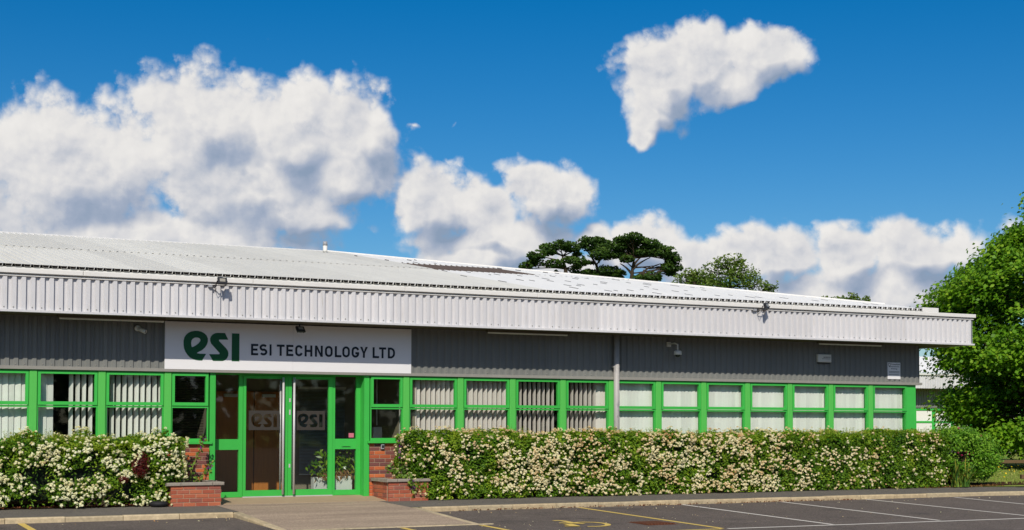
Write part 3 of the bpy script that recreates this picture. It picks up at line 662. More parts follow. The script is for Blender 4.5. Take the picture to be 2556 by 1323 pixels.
# ---- windows
MR = [10.792 + 1.176*i for i in range(12)]
ML = [3.743 + 1.176*i for i in range(-8, 3)]
bays = [(a, b) for a, b in zip(ML[:-1], ML[1:])] + [(ML[-1], 6.92)] + [(9.975, MR[0])] + [(a, b) for a, b in zip(MR[:-1], MR[1:])]
bays[-1] = (MR[10], 23.73)
def window(a, b, la=.09, lb=.09):
    x0, x1 = a+.068, b-.068
    fr = MB()
    fr.box(x0, a+la, -.03, .045, 1.05, Z_HEAD).box(b-lb, x1, -.03, .045, 1.05, Z_HEAD)
    fr.box(a+la, b-lb, -.031, .045, 1.05, 1.105).box(a+la, b-lb, -.031, .045, 1.668, 1.70).box(a+la, b-lb, -.031, .045, 2.30, Z_HEAD)
    w = fr.build('window', 'green', bld)
    s = MB(); sa, sb = a+la-.012, b-lb+.012
    s.box(sa, a+la+.037, -.05, .02, 1.708, 2.302).box(b-lb-.037, sb, -.05, .02, 1.708, 2.302).box(a+la+.037, b-lb-.037, -.0505, .02, 1.708, 1.768).box(a+la+.037, b-lb-.037, -.0505, .02, 2.256, 2.302)
    s.build('sash', 'green', w)
    MB().box(a+la+.036, b-lb-.036, -.002, .004, 1.767, 2.257).build('pane', 'glass', w)
    MB().box(a+la-.001, b-lb+.001, -.002, .004, 1.104, 1.669).build('pane', 'glass', w)
    MB().box(a+.004, b-.004, -.075, .04, 1.006, 1.0495).build('sill', 'green', w)
    return w
for a, b in bays: window(a, b)
for m in ML + MR[:11]:
    MB().cbox(m-.066, m+.066, -.058, .06, 1.05, 2.325, .008).build('mullion', 'cover', bld)
MB().box(23.66, 23.944, -.034, .12, -.05, 2.326).build('corner_post', 'green', bld)
MB().box(23.80, 23.944, .12, 11.9, 1.0, 2.326).build('side_panel', 'green', bld)

# ---- brick plinth: laid brick by brick beside the entrance, plain walling behind the hedges
def brick_mesh(lx=.215, mat='brick_red', name='brick'):
    me_b = MB().cbox(-lx/2, lx/2, -.008, .05, -.0325, .0325, .004); me = bpy.data.meshes.new(name); me.from_pydata(me_b.v, [], me_b.f); me.update(); me.materials.append(M[mat]); return me
BR = {}
def brick(x, y, z, lx, mat, parent, rot=0.0):
    key = (round(lx,3), mat)
    if key not in BR: BR[key] = brick_mesh(lx, mat)
    o = bpy.data.objects.new('brick', BR[key]); COL.objects.link(o); o.location = (x, y, z); o.rotation_euler = (0, 0, rot); adopt(o, parent); return o
def lay(x0, x1, y, z0, courses, mat, parent, rnd, start=0, rot=0.0, along='x'):
    for c in range(courses):
        z = z0 + .0375 + c*.075; p = x0; first = (c + start) % 2
        while p < x1 - .03:
            l = .1025 if (first and p == x0) else .215; l = min(l, x1-p)
            if l > .03:
                j = rnd.uniform(-.0015,.0015)
                if along == 'x': brick(p+l/2, y+j, z, l, mat, parent)
                else: brick(y+j, p+l/2, z, l, mat, parent, rot)
            p += l + .010
pl = MB().box(XL, 6.905, .008, .11, -.12, 1.006).box(10.035, 23.66, .008, .11, -.12, 1.006).build('brick_plinth', 'mortar', bld)
rnd = random.Random(11)
lay(5.74, 6.905, .006, -.12, 15, 'brick_pier', pl, rnd); lay(10.036, 11.3, .006, -.12, 15, 'brick_pier', pl, rnd, 1)

# ---- entrance
DY = 0.18
MB().box(6.878, 6.98, -.034, DY+.03, -.05, 2.327).build('entrance_post', 'green', bld); MB().box(9.914, 10.02, -.034, DY+.03, -.07, 2.327).build('entrance_post', 'green', bld)
MB().box(6.98, 9.914, -.02, DY-.002, 2.322, 2.34).build('entrance_head', 'green', bld)
ef = MB()
for a, b, z0, z1 in ((6.98,7.047,0,2.32),(7.487,7.562,0,2.32),(9.341,9.394,-.02,2.32),(9.83,9.914,-.02,2.32)): ef.box(a, b, DY, DY+.07, z0, z1)
ef.box(7.562, 9.341, DY, DY+.07, 2.29, 2.32); ef.box(7.047,7.487,DY,DY+.07,2.298,2.32); ef.box(9.394,9.83,DY,DY+.07,2.298,2.32)
ef.build('entrance_frame', 'green', bld)
for a, b in ((7.047,7.487),(9.394,9.83)):
    sl = MB().box(a, b, DY+.005, DY+.065, .89, 1.09).build('sidelight', 'green', bld); MB().box(a, b, DY+.005, DY+.065, .0, .10).build('kick_rail', 'green', sl)
    MB().box(a-.002, b+.002, DY+.03, DY+.036, .10, .89).build('pane', 'glass', sl); MB().box(a-.002, b+.002, DY+.03, DY+.036, 1.09, 2.30).build('pane', 'glass', sl)
lb = MB().box(9.53, 9.72, DY-.006, DY+.005, .935, .965).build('letter_plate', 'green', bld)
MB().box(9.55, 9.70, DY-.0075, DY-.0055, .936, .944).build('slot', 'black', lb)
MB().box(9.685, 9.79, DY+.024, DY+.028, 1.115, 1.20).build('notice', 'pink', bld)
SHX = 0.0
LOGO_E = [(6.705,2.543),(6.779,2.665),(6.662,2.665),(6.602,2.675),(6.643,2.702),(6.699,2.731),(6.754,2.779),(6.791,2.837),(6.809,2.893),(6.809,2.949),(6.785,3.003),(6.742,3.044),(6.686,3.073),(6.621,3.085),(6.565,3.084),(6.5,3.071),(6.445,3.044),(6.399,3.001),(6.372,2.954),(6.359,2.89),(6.36,2.825),(6.369,2.761),(6.393,2.698),(6.431,2.643),(6.477,2.594),(6.533,2.563),(6.598,2.548),(6.654,2.542)]
LOGO_EI = [(6.514,2.779),(6.577,2.811),(6.632,2.851),(6.669,2.898),(6.669,2.931),(6.65,2.953),(6.613,2.963),(6.566,2.96),(6.525,2.936),(6.504,2.903),(6.498,2.857),(6.503,2.811)]
LOGO_S = [(7.19,2.939),(7.128,3.06),(6.995,3.06),(6.948,3.053),(6.902,3.03),(6.866,2.992),(6.852,2.95),(6.854,2.903),(6.87,2.858),(7.032,2.685),(7.029,2.668),(7.013,2.664),(6.835,2.662),(6.906,2.541),(7.085,2.542),(7.132,2.557),(7.17,2.591),(7.193,2.642),(7.195,2.689),(7.183,2.735),(7.149,2.781),(7.02,2.908),(7.014,2.925),(7.03,2.936)]
LOGO_I = [(7.26,3.058),(7.403,3.058),(7.403,2.543),(7.26,2.543)]
def scaled(lp, x, z, s): return [(x + (p-6.359)*s, z + (q-2.541)*s) for p, q in lp]
for gx0, gx1, st0, st1, hx in ((7.622,8.382,7.564,8.442,8.328),(8.514,9.257,8.442,9.339,8.543)):
    d = MB()
    d.box(st0+.003, gx0, DY-.012, DY+.05, .012, 2.288).box(gx1, st1-.003, DY-.012, DY+.05, .012, 2.288)
    d.box(gx0, gx1, DY-.0125, DY+.05, .012, .124).box(gx0, gx1, DY-.0125, DY+.05, 2.234, 2.288)
    dr = d.build('door', 'green', bld)
    MB().box(gx0-.002, gx1+.002, DY+.02, DY+.026, .122, 2.236).build('pane', 'glass', dr)
    h = MB().tube([(hx,.105,.04),(hx,.105,2.265)], .022, 12); 
    for zz in (.25,1.15,2.05): h.tube([(hx,.105,zz),(hx,DY-.012,zz)], .011, 6)
    h.build('pull_handle', 'steel', dr, True)
    MB().tube([(hx,.275,.12),(hx,.275,2.2)], .018, 10).build('inner_handle', 'steel', dr, True)
    fx0 = gx0+.06 if hx < 8.44 else gx0+.08
    flat_fill('frosted_film', [[(fx0,1.26),(fx0+.60,1.26),(fx0+.60,1.63),(fx0,1.63)], scaled(LOGO_E,fx0+.05,1.315,.48), scaled(LOGO_EI,fx0+.05,1.315,.48), scaled(LOGO_S,fx0+.05,1.315,.48), scaled(LOGO_I,fx0+.05,1.315,.48)], 'film', .001, dr, DY+.018)
    if hx > 8.44:
        for zz, hh in ((1.83,.035),(1.60,.05),(.58,.035)): MB().box(8.462,8.492,DY-.018,DY-.0121,zz-hh,zz+hh).build('lock_plate', 'steel', dr)
MB().box(7.564, 9.341, DY-.03, DY+.06, -.01, .010).build('threshold', 'steel', bld)

# ---- rooms behind the glass
MB().box(XL, 23.9, .24, 6.5, -.03, -.004).build('room_floor', 'carpet', bld)
MB().box(XL, 23.78, .06, 6.5, 2.42, 2.46).build('room_ceiling', 'room', bld)
MB().box(XL, 6.93, 5.0, 5.1, 0, 2.42).box(11.05, 23.7, 5.0, 5.1, 0, 2.42).build('room_wall', 'roomdark', bld)
MB().box(6.95, 7.03, .25, 5.0, 0, 2.42).box(11.0, 11.05, .12, 5.0, 0, 2.42).box(6.95, 7.0, .12, .25, 0, 2.42).build('room_partition', 'room', bld)
MB().box(7.03, 11.0, 2.36, 2.44, 0, 2.42).build('reception_wall', 'room', bld)
for a, b in ((7.62,8.40),(8.42,9.22)):
    dd = MB().cbox(a, b, 2.30, 2.355, .01, 2.04, .006).build('inner_door', 'wood', bld)
    MB().box(a+.52, a+.60, 2.285, 2.30, 1.15, 1.75).build('vision_panel', 'roomdark', dd)
    MB().box(a+.15, a+.42, 2.22, 2.298, 1.92, 1.985).build('door_closer', 'white_plastic', dd)
MB().box(7.04, 7.60, 2.33, 2.358, .0, 2.04).build('wood_panel', 'wood', bld)
vb = thing('venetian_blind', 'grey venetian blind in the inner window behind the entrance doors', 'blind', (9.8,2.25,.2))
q = MB()
for k in range(58):
    z = .36 + k*.030; q.add([(9.36,2.235,z),(10.35,2.235,z),(10.35,2.265,z+.018),(9.36,2.265,z+.018)], [(0,1,2,3)])
q.build('slats', 'slat', vb, kind='stuff')
MB().box(9.34, 10.37, 2.22, 2.28, 2.10, 2.15).build('headrail', 'white_plastic', vb); MB().box(9.36, 10.35, 2.235, 2.265, .325, .345).build('bottom_rail', 'white_plastic', vb)
vb2 = thing('venetian_blind', 'dark venetian blind in the small window left of the entrance', 'blind', (6.5,.35,1.1))
q = MB()
for k in range(40):
    z = 1.06 + k*.030; q.add([(6.15,.30,z),(6.85,.30,z),(6.85,.322,z-.012),(6.15,.322,z-.012)], [(0,1,2,3)])
q.build('slats', 'roomdark', vb2, kind='stuff'); MB().box(6.13, 6.87, .28, .34, 2.27, 2.32).build('headrail', 'roomdark', vb2)
MB().box(10.78, 10.96, .16, .30, 0, 2.42).build('room_column', 'roomwhite', bld)
cd = MB().tube([(10.66,1.2,1.35),(10.66,1.2,2.40)], .015, 6).box(10.58,10.76,1.16,1.24,1.06,1.32).build('wall_conduit', 'white_plastic', bld)

# ---- vertical blinds
def slat_mesh():
    w, h = .127, 1.30; v = []
    for z in (0, -h):
        for t in (-.5, -.17, .17, .5): v.append((t*w, -.006*math.cos(t*math.pi), z))
    me = bpy.data.meshes.new('slat'); me.from_pydata(v, [], [(i,i+1,i+5,i+4) for i in range(3)]); me.update(); return me
SL = {}
for key in ('blind', 'blind_pink'):
    me = slat_mesh(); me.materials.append(M[key]); SL[key] = me
def vblind(a, b, label, spec, mat='blind', seed=0, group=None, y=.17):
    t = thing('vertical_blind', label, 'blind', ((a+b)/2, y, 2.3), group)
    MB().box(a+.02, b-.02, y-.03, y+.03, 2.315, 2.36).build('headrail', 'white_plastic', t)
    rnd = random.Random(seed)
    for (x0, x1, step, ang, jit) in spec:
        xx = x0
        while xx <= x1 + 1e-6:
            o = bpy.data.objects.new('slat', SL[mat]); COL.objects.link(o)
            o.location = (xx, y + rnd.uniform(-.004,.004), 2.315); o.rotation_euler = (0, R(rnd.uniform(-.5,.5)), R(ang + rnd.uniform(-jit,jit))); adopt(o, t); xx += step
    return t
ORD = ['first','second','third','fourth','fifth','sixth','seventh']
vblind(2.567, 3.743, 'white vertical blind nearly closed in the window cut by the left picture edge', [(2.64,3.70,.108,-14,5)], seed=1)
vblind(3.743, 4.919, 'half closed white vertical blind in the second window from the left picture edge', [(3.84,4.14,.105,-9,3),(4.42,4.86,.112,-63,2)], seed=2)
vblind(4.919, 6.095, 'white vertical blind with all slats turned evenly, window left of the small dark window', [(5.03,6.02,.108,-60,3)], seed=3)
vblind(10.85, 11.968, 'warm white vertical blind with uneven, crossing slats in the second window right of the entrance', [(10.93,11.05,.115,-66,4),(11.11,11.12,.2,-30,4),(11.24,11.90,.106,-64,5)], 'blind_pink', 4)
vblind(11.968, 13.144, 'warm white vertical blind with broad even slats in the third window right of the entrance', [(12.07,13.08,.108,-66,4)], 'blind_pink', 5)
vblind(13.144, 14.32, 'vertical blind turned edge-on with wide dark gaps in the fourth window right of the entrance', [(13.21,14.26,.108,-88,6)], 'blind_pink', 6)
vblind(14.32, 15.496, 'vertical blind edge-on except a closed right end, window just left of the downpipe', [(14.43,15.20,.108,-86,3),(15.26,15.44,.075,-28,3)], 'blind_pink', 7)
for i in range(5, 12):
    a, b = MR[i-1], (MR[i] if i < 11 else 23.7)
    end = ' at the green corner post' if i == 11 else (' beside the downpipe' if i == 5 else '')
    vblind(a, b, 'closed vertical blind in the %s window right of the downpipe%s' % (ORD[i-5], end), [(a+.06, b-.05, .092, -17, 5)], seed=20+i, y=.13)

# ================================================================== fixtures on the front
dp = MB()
dp.tube([(15.555,-.15,-.05),(15.555,-.15,3.27)], .062, 14)
for z in (.9, 2.6): dp.box(15.48, 15.63, -.16, -.05, z-.02, z+.02)
dp.build('downpipe', 'pipe', bld, True)

# the company name, drawn as even-stroke capitals
LET = [('E', 7.627, 7.764), ('S', 7.791, 7.941), ('I', 7.985, 8.022), ('T', 8.126, 8.276), ('E', 8.312, 8.449), ('C', 8.487, 8.635), ('H', 8.674, 8.826), ('N', 8.879, 9.035), ('O', 9.08, 9.234), ('L', 9.28, 9.412), ('O', 9.432, 9.585), ('G', 9.622, 9.776), ('Y', 9.795, 9.954), ('L', 10.056, 10.189), ('T', 10.189, 10.335), ('D', 10.374, 10.523)]
def offset_loop(pts, w):
    P = [Vector(p) for p in pts]; A, B = [], []
    for i, p in enumerate(P):
        d0 = (P[i]-P[i-1]).normalized() if i else (P[1]-P[0]).normalized(); d1 = (P[i+1]-P[i]).normalized() if i < len(P)-1 else d0
        n = Vector((-(d0+d1).y, (d0+d1).x)).normalized(); k = w/2/max(.5, n.dot(Vector((-d0.y, d0.x))))
        A.append(tuple(p+n*k)); B.append(tuple(p-n*k))
    return A + B[::-1]
def arc(cx, cy, rx, ry, a0, a1, n=8): return [(cx+rx*math.cos(R(a0+(a1-a0)*i/n)), cy+ry*math.sin(R(a0+(a1-a0)*i/n))) for i in range(n+1)]
def glyph(c, W, H, t):
    """outlines of one capital in a W x H box with stroke t"""
    h = t/2; r = W/2
    if c == 'I': return [[(0,0),(W,0),(W,H),(0,H)]]
    if c == 'E': return [[(0,0),(W,0),(W,t),(t,t),(t,H*.5-h),(W*.9,H*.5-h),(W*.9,H*.5+h),(t,H*.5+h),(t,H-t),(W,H-t),(W,H),(0,H)]]
    if c == 'L': return [[(0,0),(W,0),(W,t),(t,t),(t,H),(0,H)]]
    if c == 'T': return [[(r-h,0),(r+h,0),(r+h,H-t),(W,H-t),(W,H),(0,H),(0,H-t),(r-h,H-t)]]
    if c == 'H': return [[(0,0),(t,0),(t,H*.5-h),(W-t,H*.5-h),(W-t,0),(W,0),(W,H),(W-t,H),(W-t,H*.5+h),(t,H*.5+h),(t,H),(0,H)]]
    if c == 'N': return [[(0,0),(t,0),(t,H*.68),(W-t*1.05,0),(W,0),(W,H),(W-t,H),(W-t,H*.32),(t*1.05,H),(0,H)]]
    if c == 'Y': return [[(r-h,0),(r+h,0),(r+h,H*.42),(W,H),(W-t*1.15,H),(r,H*.56),(t*1.15,H),(0,H),(r-h,H*.42)]]
    if c == 'O': return [arc(r,H-r,r,r,0,180,10)+arc(r,r,r,r,180,360,10), arc(r,H-r,r-t,r-t,0,180,10)+arc(r,r,r-t,r-t,180,360,10)]
    if c == 'D':
        q = W*.62; return [[(0,0),(W-q,0)]+arc(W-q,q,q,q,-90,0,6)+arc(W-q,H-q,q,q,0,90,6)+[(0,H)], [(t,t),(W-q,t)]+arc(W-q,q,q-t,q-t,-90,0,6)+arc(W-q,H-q,q-t,q-t,0,90,6)+[(t,H-t)]]
    m = r-h
    if c == 'C': return [offset_loop(arc(r,H-r,m,m,12,180,9)+arc(r,r,m,m,180,348,9), t)]
    if c == 'G': return [offset_loop(arc(r,H-r,m,m,12,180,9)+arc(r,r,m,m,180,360,9)+[(W-h,H*.5-h),(r,H*.5-h)], t)]
    if c == 'S':
        q = H*.25-h*.4; return [offset_loop(arc(r,H-q-h,m,q,30,180,8)+arc(r,H-q-h,m,q,180,255,3)[1:]+arc(r,q+h,m,q,75,0,3)+arc(r,q+h,m,q,0,-150,8)[1:], t)]
def lettering():
    z0, z1 = 2.662, 2.874
    for c, a, b in LET:
        flat_fill('letter_' + c.lower(), [[(a+p, z0+q) for p, q in lp] for lp in glyph(c, b-a, z1-z0, .040)], 'ink_black', .004, sg, -.104)
sg = thing('company_sign', 'long white fascia sign with green esi logo and black lettering above the entrance', 'sign', (8.45,-.08,2.37))
for a, b in ((6.02,8.4465),(8.4485,10.873)): MB().cbox(a, b, -.10, -.076, 2.372, 3.248, .003).build('panel', 'sign_white', sg)
MB().box(6.04, 10.85, -.074, -.064, 2.40, 3.22).build('backing_frame', 'flash', sg)
flat_fill('letter_e', [LOGO_E, LOGO_EI], 'ink_green', .004, sg, -.104); flat_fill('letter_s', [LOGO_S], 'ink_green', .004, sg, -.104); flat_fill('letter_i', [LOGO_I], 'ink_green', .004, sg, -.104)
lettering()

def floodlight(x, y, z, label, tilt, turn, under=False):
    t = thing('floodlight', label, 'floodlight', (x, y, z), 'black LED floodlights')
    def put(mb, name, mat):
        o = mb.build(name, mat); o.location = (x, y, z); o.rotation_euler = Euler((R(tilt), 0, R(turn)), 'XYZ'); adopt(o, t); return o
    b = put(MB().cbox(-.085,.085,-.022,.022,-.065,.065,.008), 'housing', 'black')
    for k in range(5): MB().box(-.07+.032*k,-.062+.032*k,.022,.040,-.055,.055).build('fin', 'black', None).parent = b
    put(MB().box(-.050,.050,-.0235,-.0205,-.018,.040), 'lens', 'lens')
    if under: MB().tube([(x,y+.03,z+.02),(x,y+.06,z+.10)], .012, 6).box(x-.05,x+.05,y+.03,y+.09,z+.095,z+.105).build('bracket', 'black', t)
    else:
        MB().tube([(x-.09,y,z),(x-.10,y+.06,z-.07),(x-.12,YF-.04,z-.07)], .010, 6).tube([(x+.09,y,z),(x+.08,y+.06,z-.07),(x+.02,YF-.04,z-.075)], .010, 6).build('bracket', 'black', t)
        MB().tube([(x-.09,y+.02,z-.04),(x-.12,y+.05,z-.13),(x-.06,YF-.01,z-.17),(x-.05,YF+.0,z-.10)], .005, 5).build('cable', 'black', t)
        MB().cbox(x-.20,x-.13,YF-.075,YF-.005,z-.105,z-.055,.004).build('junction_box', 'grey_paint', t)
    return t
floodlight(6.80, -1.09, 3.925, 'black floodlight on the fascia above the left windows', -18, 0)
floodlight(18.77, -1.09, 3.945, 'black floodlight on the fascia near the right end, turned aside', -12, 32)
floodlight(8.44, -.55, 3.145, 'black floodlight hanging under the soffit in front of the sign', -38, 12, True)
for (a, b, lab) in ((4.08,5.95,'tubular soffit light left of the sign'),(12.37,14.24,'tubular soffit light right of the sign'),(20.71,22.58,'tubular soffit light at the far right end of the soffit')):
    t = thing('soffit_light', 'pale ' + lab, 'light', ((a+b)/2,-.42,3.2), 'soffit lights')
    MB().cbox(a, b, -.48, -.36, 3.225, 3.268, .004).build('body', 'soffit', t); MB().tube([(a+.03,-.42,3.215),(b-.03,-.42,3.215)], .02, 8).build('diffuser', 'trim', t)

bc = thing('bullet_camera', 'small white bullet camera on the grey cladding left of the sign', 'camera', (5.55,-.07,3.1))
def lathe_along(prof, c, d, n=14):
    mb = MB().lathe(prof, (0,0,0), n); qd = Vector((0,0,1)).rotation_difference(Vector(d)); mb.v = [tuple(qd @ Vector(p) + Vector(c)) for p in mb.v]; return mb
lathe_along([(0,0),(.055,0),(.055,.03),(.04,.045),(0,.045)], (5.53,-.061,3.10), (0,-1,0)).build('mount', 'white_plastic', bc, True)
lathe_along([(0,0),(.038,.0),(.038,.15),(.034,.155),(.03,.14),(0,.14)], (5.54,-.10,3.09), (.75,-.55,-.38)).build('barrel', 'white_plastic', bc, True)
lathe_along([(0,.142),(.029,.142)], (5.54,-.10,3.09), (.75,-.55,-.38)).build('lens', 'black', bc)
dcm = thing('dome_camera', 'white dome camera hanging from a wall bracket right of the downpipe', 'camera', (17.0,-.3,2.9))
MB().cbox(16.87,16.97,-.09,-.055,3.06,3.165,.004).build('wall_plate', 'white_plastic', dcm)
MB().tube([(16.92,-.09,3.12),(16.96,-.24,3.13),(17.0,-.30,3.10),(17.0,-.30,2.96)], .018, 8).build('arm', 'white_plastic', dcm, True)
MB().lathe([(0,2.97),(.06,2.97),(.082,2.955),(.085,2.885),(.075,2.88)], (17.0,-.30,0), 18).build('housing', 'white_plastic', dcm, True)
MB().lathe([(.06,2.884),(.058,2.86),(.04,2.835),(0,2.826)], (17.0,-.30,0), 16).build('dome', 'car_glass', dcm, True)
ab = thing('alarm_box', 'white alarm sounder box reading JACKSON on the dark cladding', 'alarm', (21.1,-.07,2.8))
MB().cbox(20.94,21.33,-.135,-.061,2.812,2.995,.014).build('cover', 'white_plastic', ab)
MB().cbox(20.97,21.30,-.115,-.064,2.78,2.811,.006).build('base', 'black', ab)
text_mesh('lettering', 'JACKSON', 'ink_black', 21.09, 21.29, 2.905, 2.94, -.137, ab, .01, .002)
MB().box(21.05,21.29,-.1365,-.1355,2.885,2.893).build('rule', 'ink_black', ab)
ws = thing('warning_sign', 'white security warning notice near the right end of the cladding', 'sign', (23.25,-.07,2.46))
MB().cbox(23.05,23.443,-.072,-.066,2.457,2.852,.001).build('plate', 'sign_white', ws)
text_mesh('heading', 'Crimeshield', 'ink_black', 23.16,23.42,2.79,2.83,-.073,ws,.008,.001); text_mesh('wording', 'Warning.', 'ink_black', 23.15,23.35,2.68,2.72,-.073,ws,.006,.001)
flat_fill('shield', [[(23.07,2.835),(23.14,2.835),(23.14,2.785),(23.105,2.75),(23.07,2.785)],[(23.08,2.825),(23.13,2.825),(23.13,2.79),(23.105,2.765),(23.08,2.79)]], 'ink_black', .001, ws, -.073)
for z in (2.752,2.635,2.607,2.565): MB().box(23.085,23.41,-.0735,-.0725,z-.005,z+.005).build('rule', 'ink_black', ws)
kb = thing('key_safe', 'small grey key safe on the brick pier right of the entrance', 'key safe', (10.3,-.02,.9))
MB().cbox(10.27,10.335,-.045,-.003,.885,.99,.006).build('body', 'grey_paint', kb); MB().box(10.28,10.325,-.048,-.044,.91,.965).build('keypad', 'black', kb)

# ================================================================== planters
def planter(label, x0, x1, yf, z0, courses, cope, sides, seed):
    t = thing('brick_planter', label, 'planter', ((x0+x1)/2, (yf)/2, z0))
    zt = z0 + courses*.075 - .01
    mb = MB().box(x0+.008, x1-.008, yf+.008, yf+.10, z0-.05, zt)
    mb.box(x0+.008, x0+.10, yf+.10, -.01, z0-.05, zt).box(x1-.10, x1-.008, yf+.10, -.01, z0-.05, zt).build('core', 'mortar', t)
    rnd = random.Random(seed)
    lay(x0, x1, yf+.006, z0, courses, 'brick_red', t, rnd)
    if 'l' in sides: lay(yf+.105, -.02, x0+.006, z0, courses, 'brick_red', t, rnd, 1, -math.pi/2, 'y')
    if 'r' in sides: lay(yf+.105, -.02, x1-.006, z0, courses, 'brick_red', t, rnd, 1, math.pi/2, 'y')
    for (a, b, c, d, dz) in cope: MB().cbox(a, b, c, d, zt+.004+dz, zt+.062+dz, .010).build('coping', 'coping', t)
    MB().add([(x0+.10,yf+.10,zt-.03),(x1-.10,yf+.10,zt-.03),(x1-.10,-.01,zt-.03),(x0+.10,-.01,zt-.03)], [(0,1,2,3)]).build('soil', 'soil', t)
    return t, zt
PL1, ZT1 = planter('low red brick planter left of the entrance with cracked stone coping', 5.98, 6.885, -.85, -.095, 5,
    [(5.90,6.15,-.89,-.69,0),(6.155,6.72,-.885,-.685,.002),(6.725,6.93,-.89,-.40,.004),(6.72,6.93,-.395,-.02,.012),(5.92,6.10,-.685,-.02,.002)], 'lr', 5)
PL2, ZT2 = planter('red brick planter right of the entrance with purple flowers hanging over its edge', 10.10, 10.92, -.86, -.095, 5,
    [(10.06,10.27,-.90,-.45,0),(10.062,10.27,-.445,-.02,.002),(10.275,10.62,-.898,-.70,.001),(10.625,10.96,-.90,-.70,.003)], 'lr', 6)

ty = thing('tyre', 'old black tyre lying flat beside the left brick planter', 'tyre', (5.70,-.72,-.09))
prof = [(.105+.055*math.cos(t), .055+.05*math.sin(t)) for t in np.linspace(0, 2*math.pi, 13)]
MB().lathe(prof, (5.78,-.80,-.088), 20).build('tread', 'rubber', ty, True)

# ================================================================== planting
def flower_clusters(name, rng, C, Nrm, rad, per, mat, tone, parent):
    n = len(C); Cn = np.repeat(C, per, 0); Nn = np.repeat(Nrm, per, 0); r = np.repeat(rad, per)[:, None]
    d = unit(rng.normal(0, 1, (n*per, 3)) + Nn*1.1)
    P = Cn + d * r * rng.uniform(.55, 1.0, (n*per, 1)) * np.array([1, 1, .8])
    q = leaf_quads(rng, P, d, rng.uniform(.020, .036, n*per), rng.uniform(.018, .032, n*per), .30)
    tn = np.clip(np.repeat(tone, per) + rng.normal(0, .10, n*per), 0, 1)
    return quads_mesh(name, q, mat, tn, parent, 'stuff')

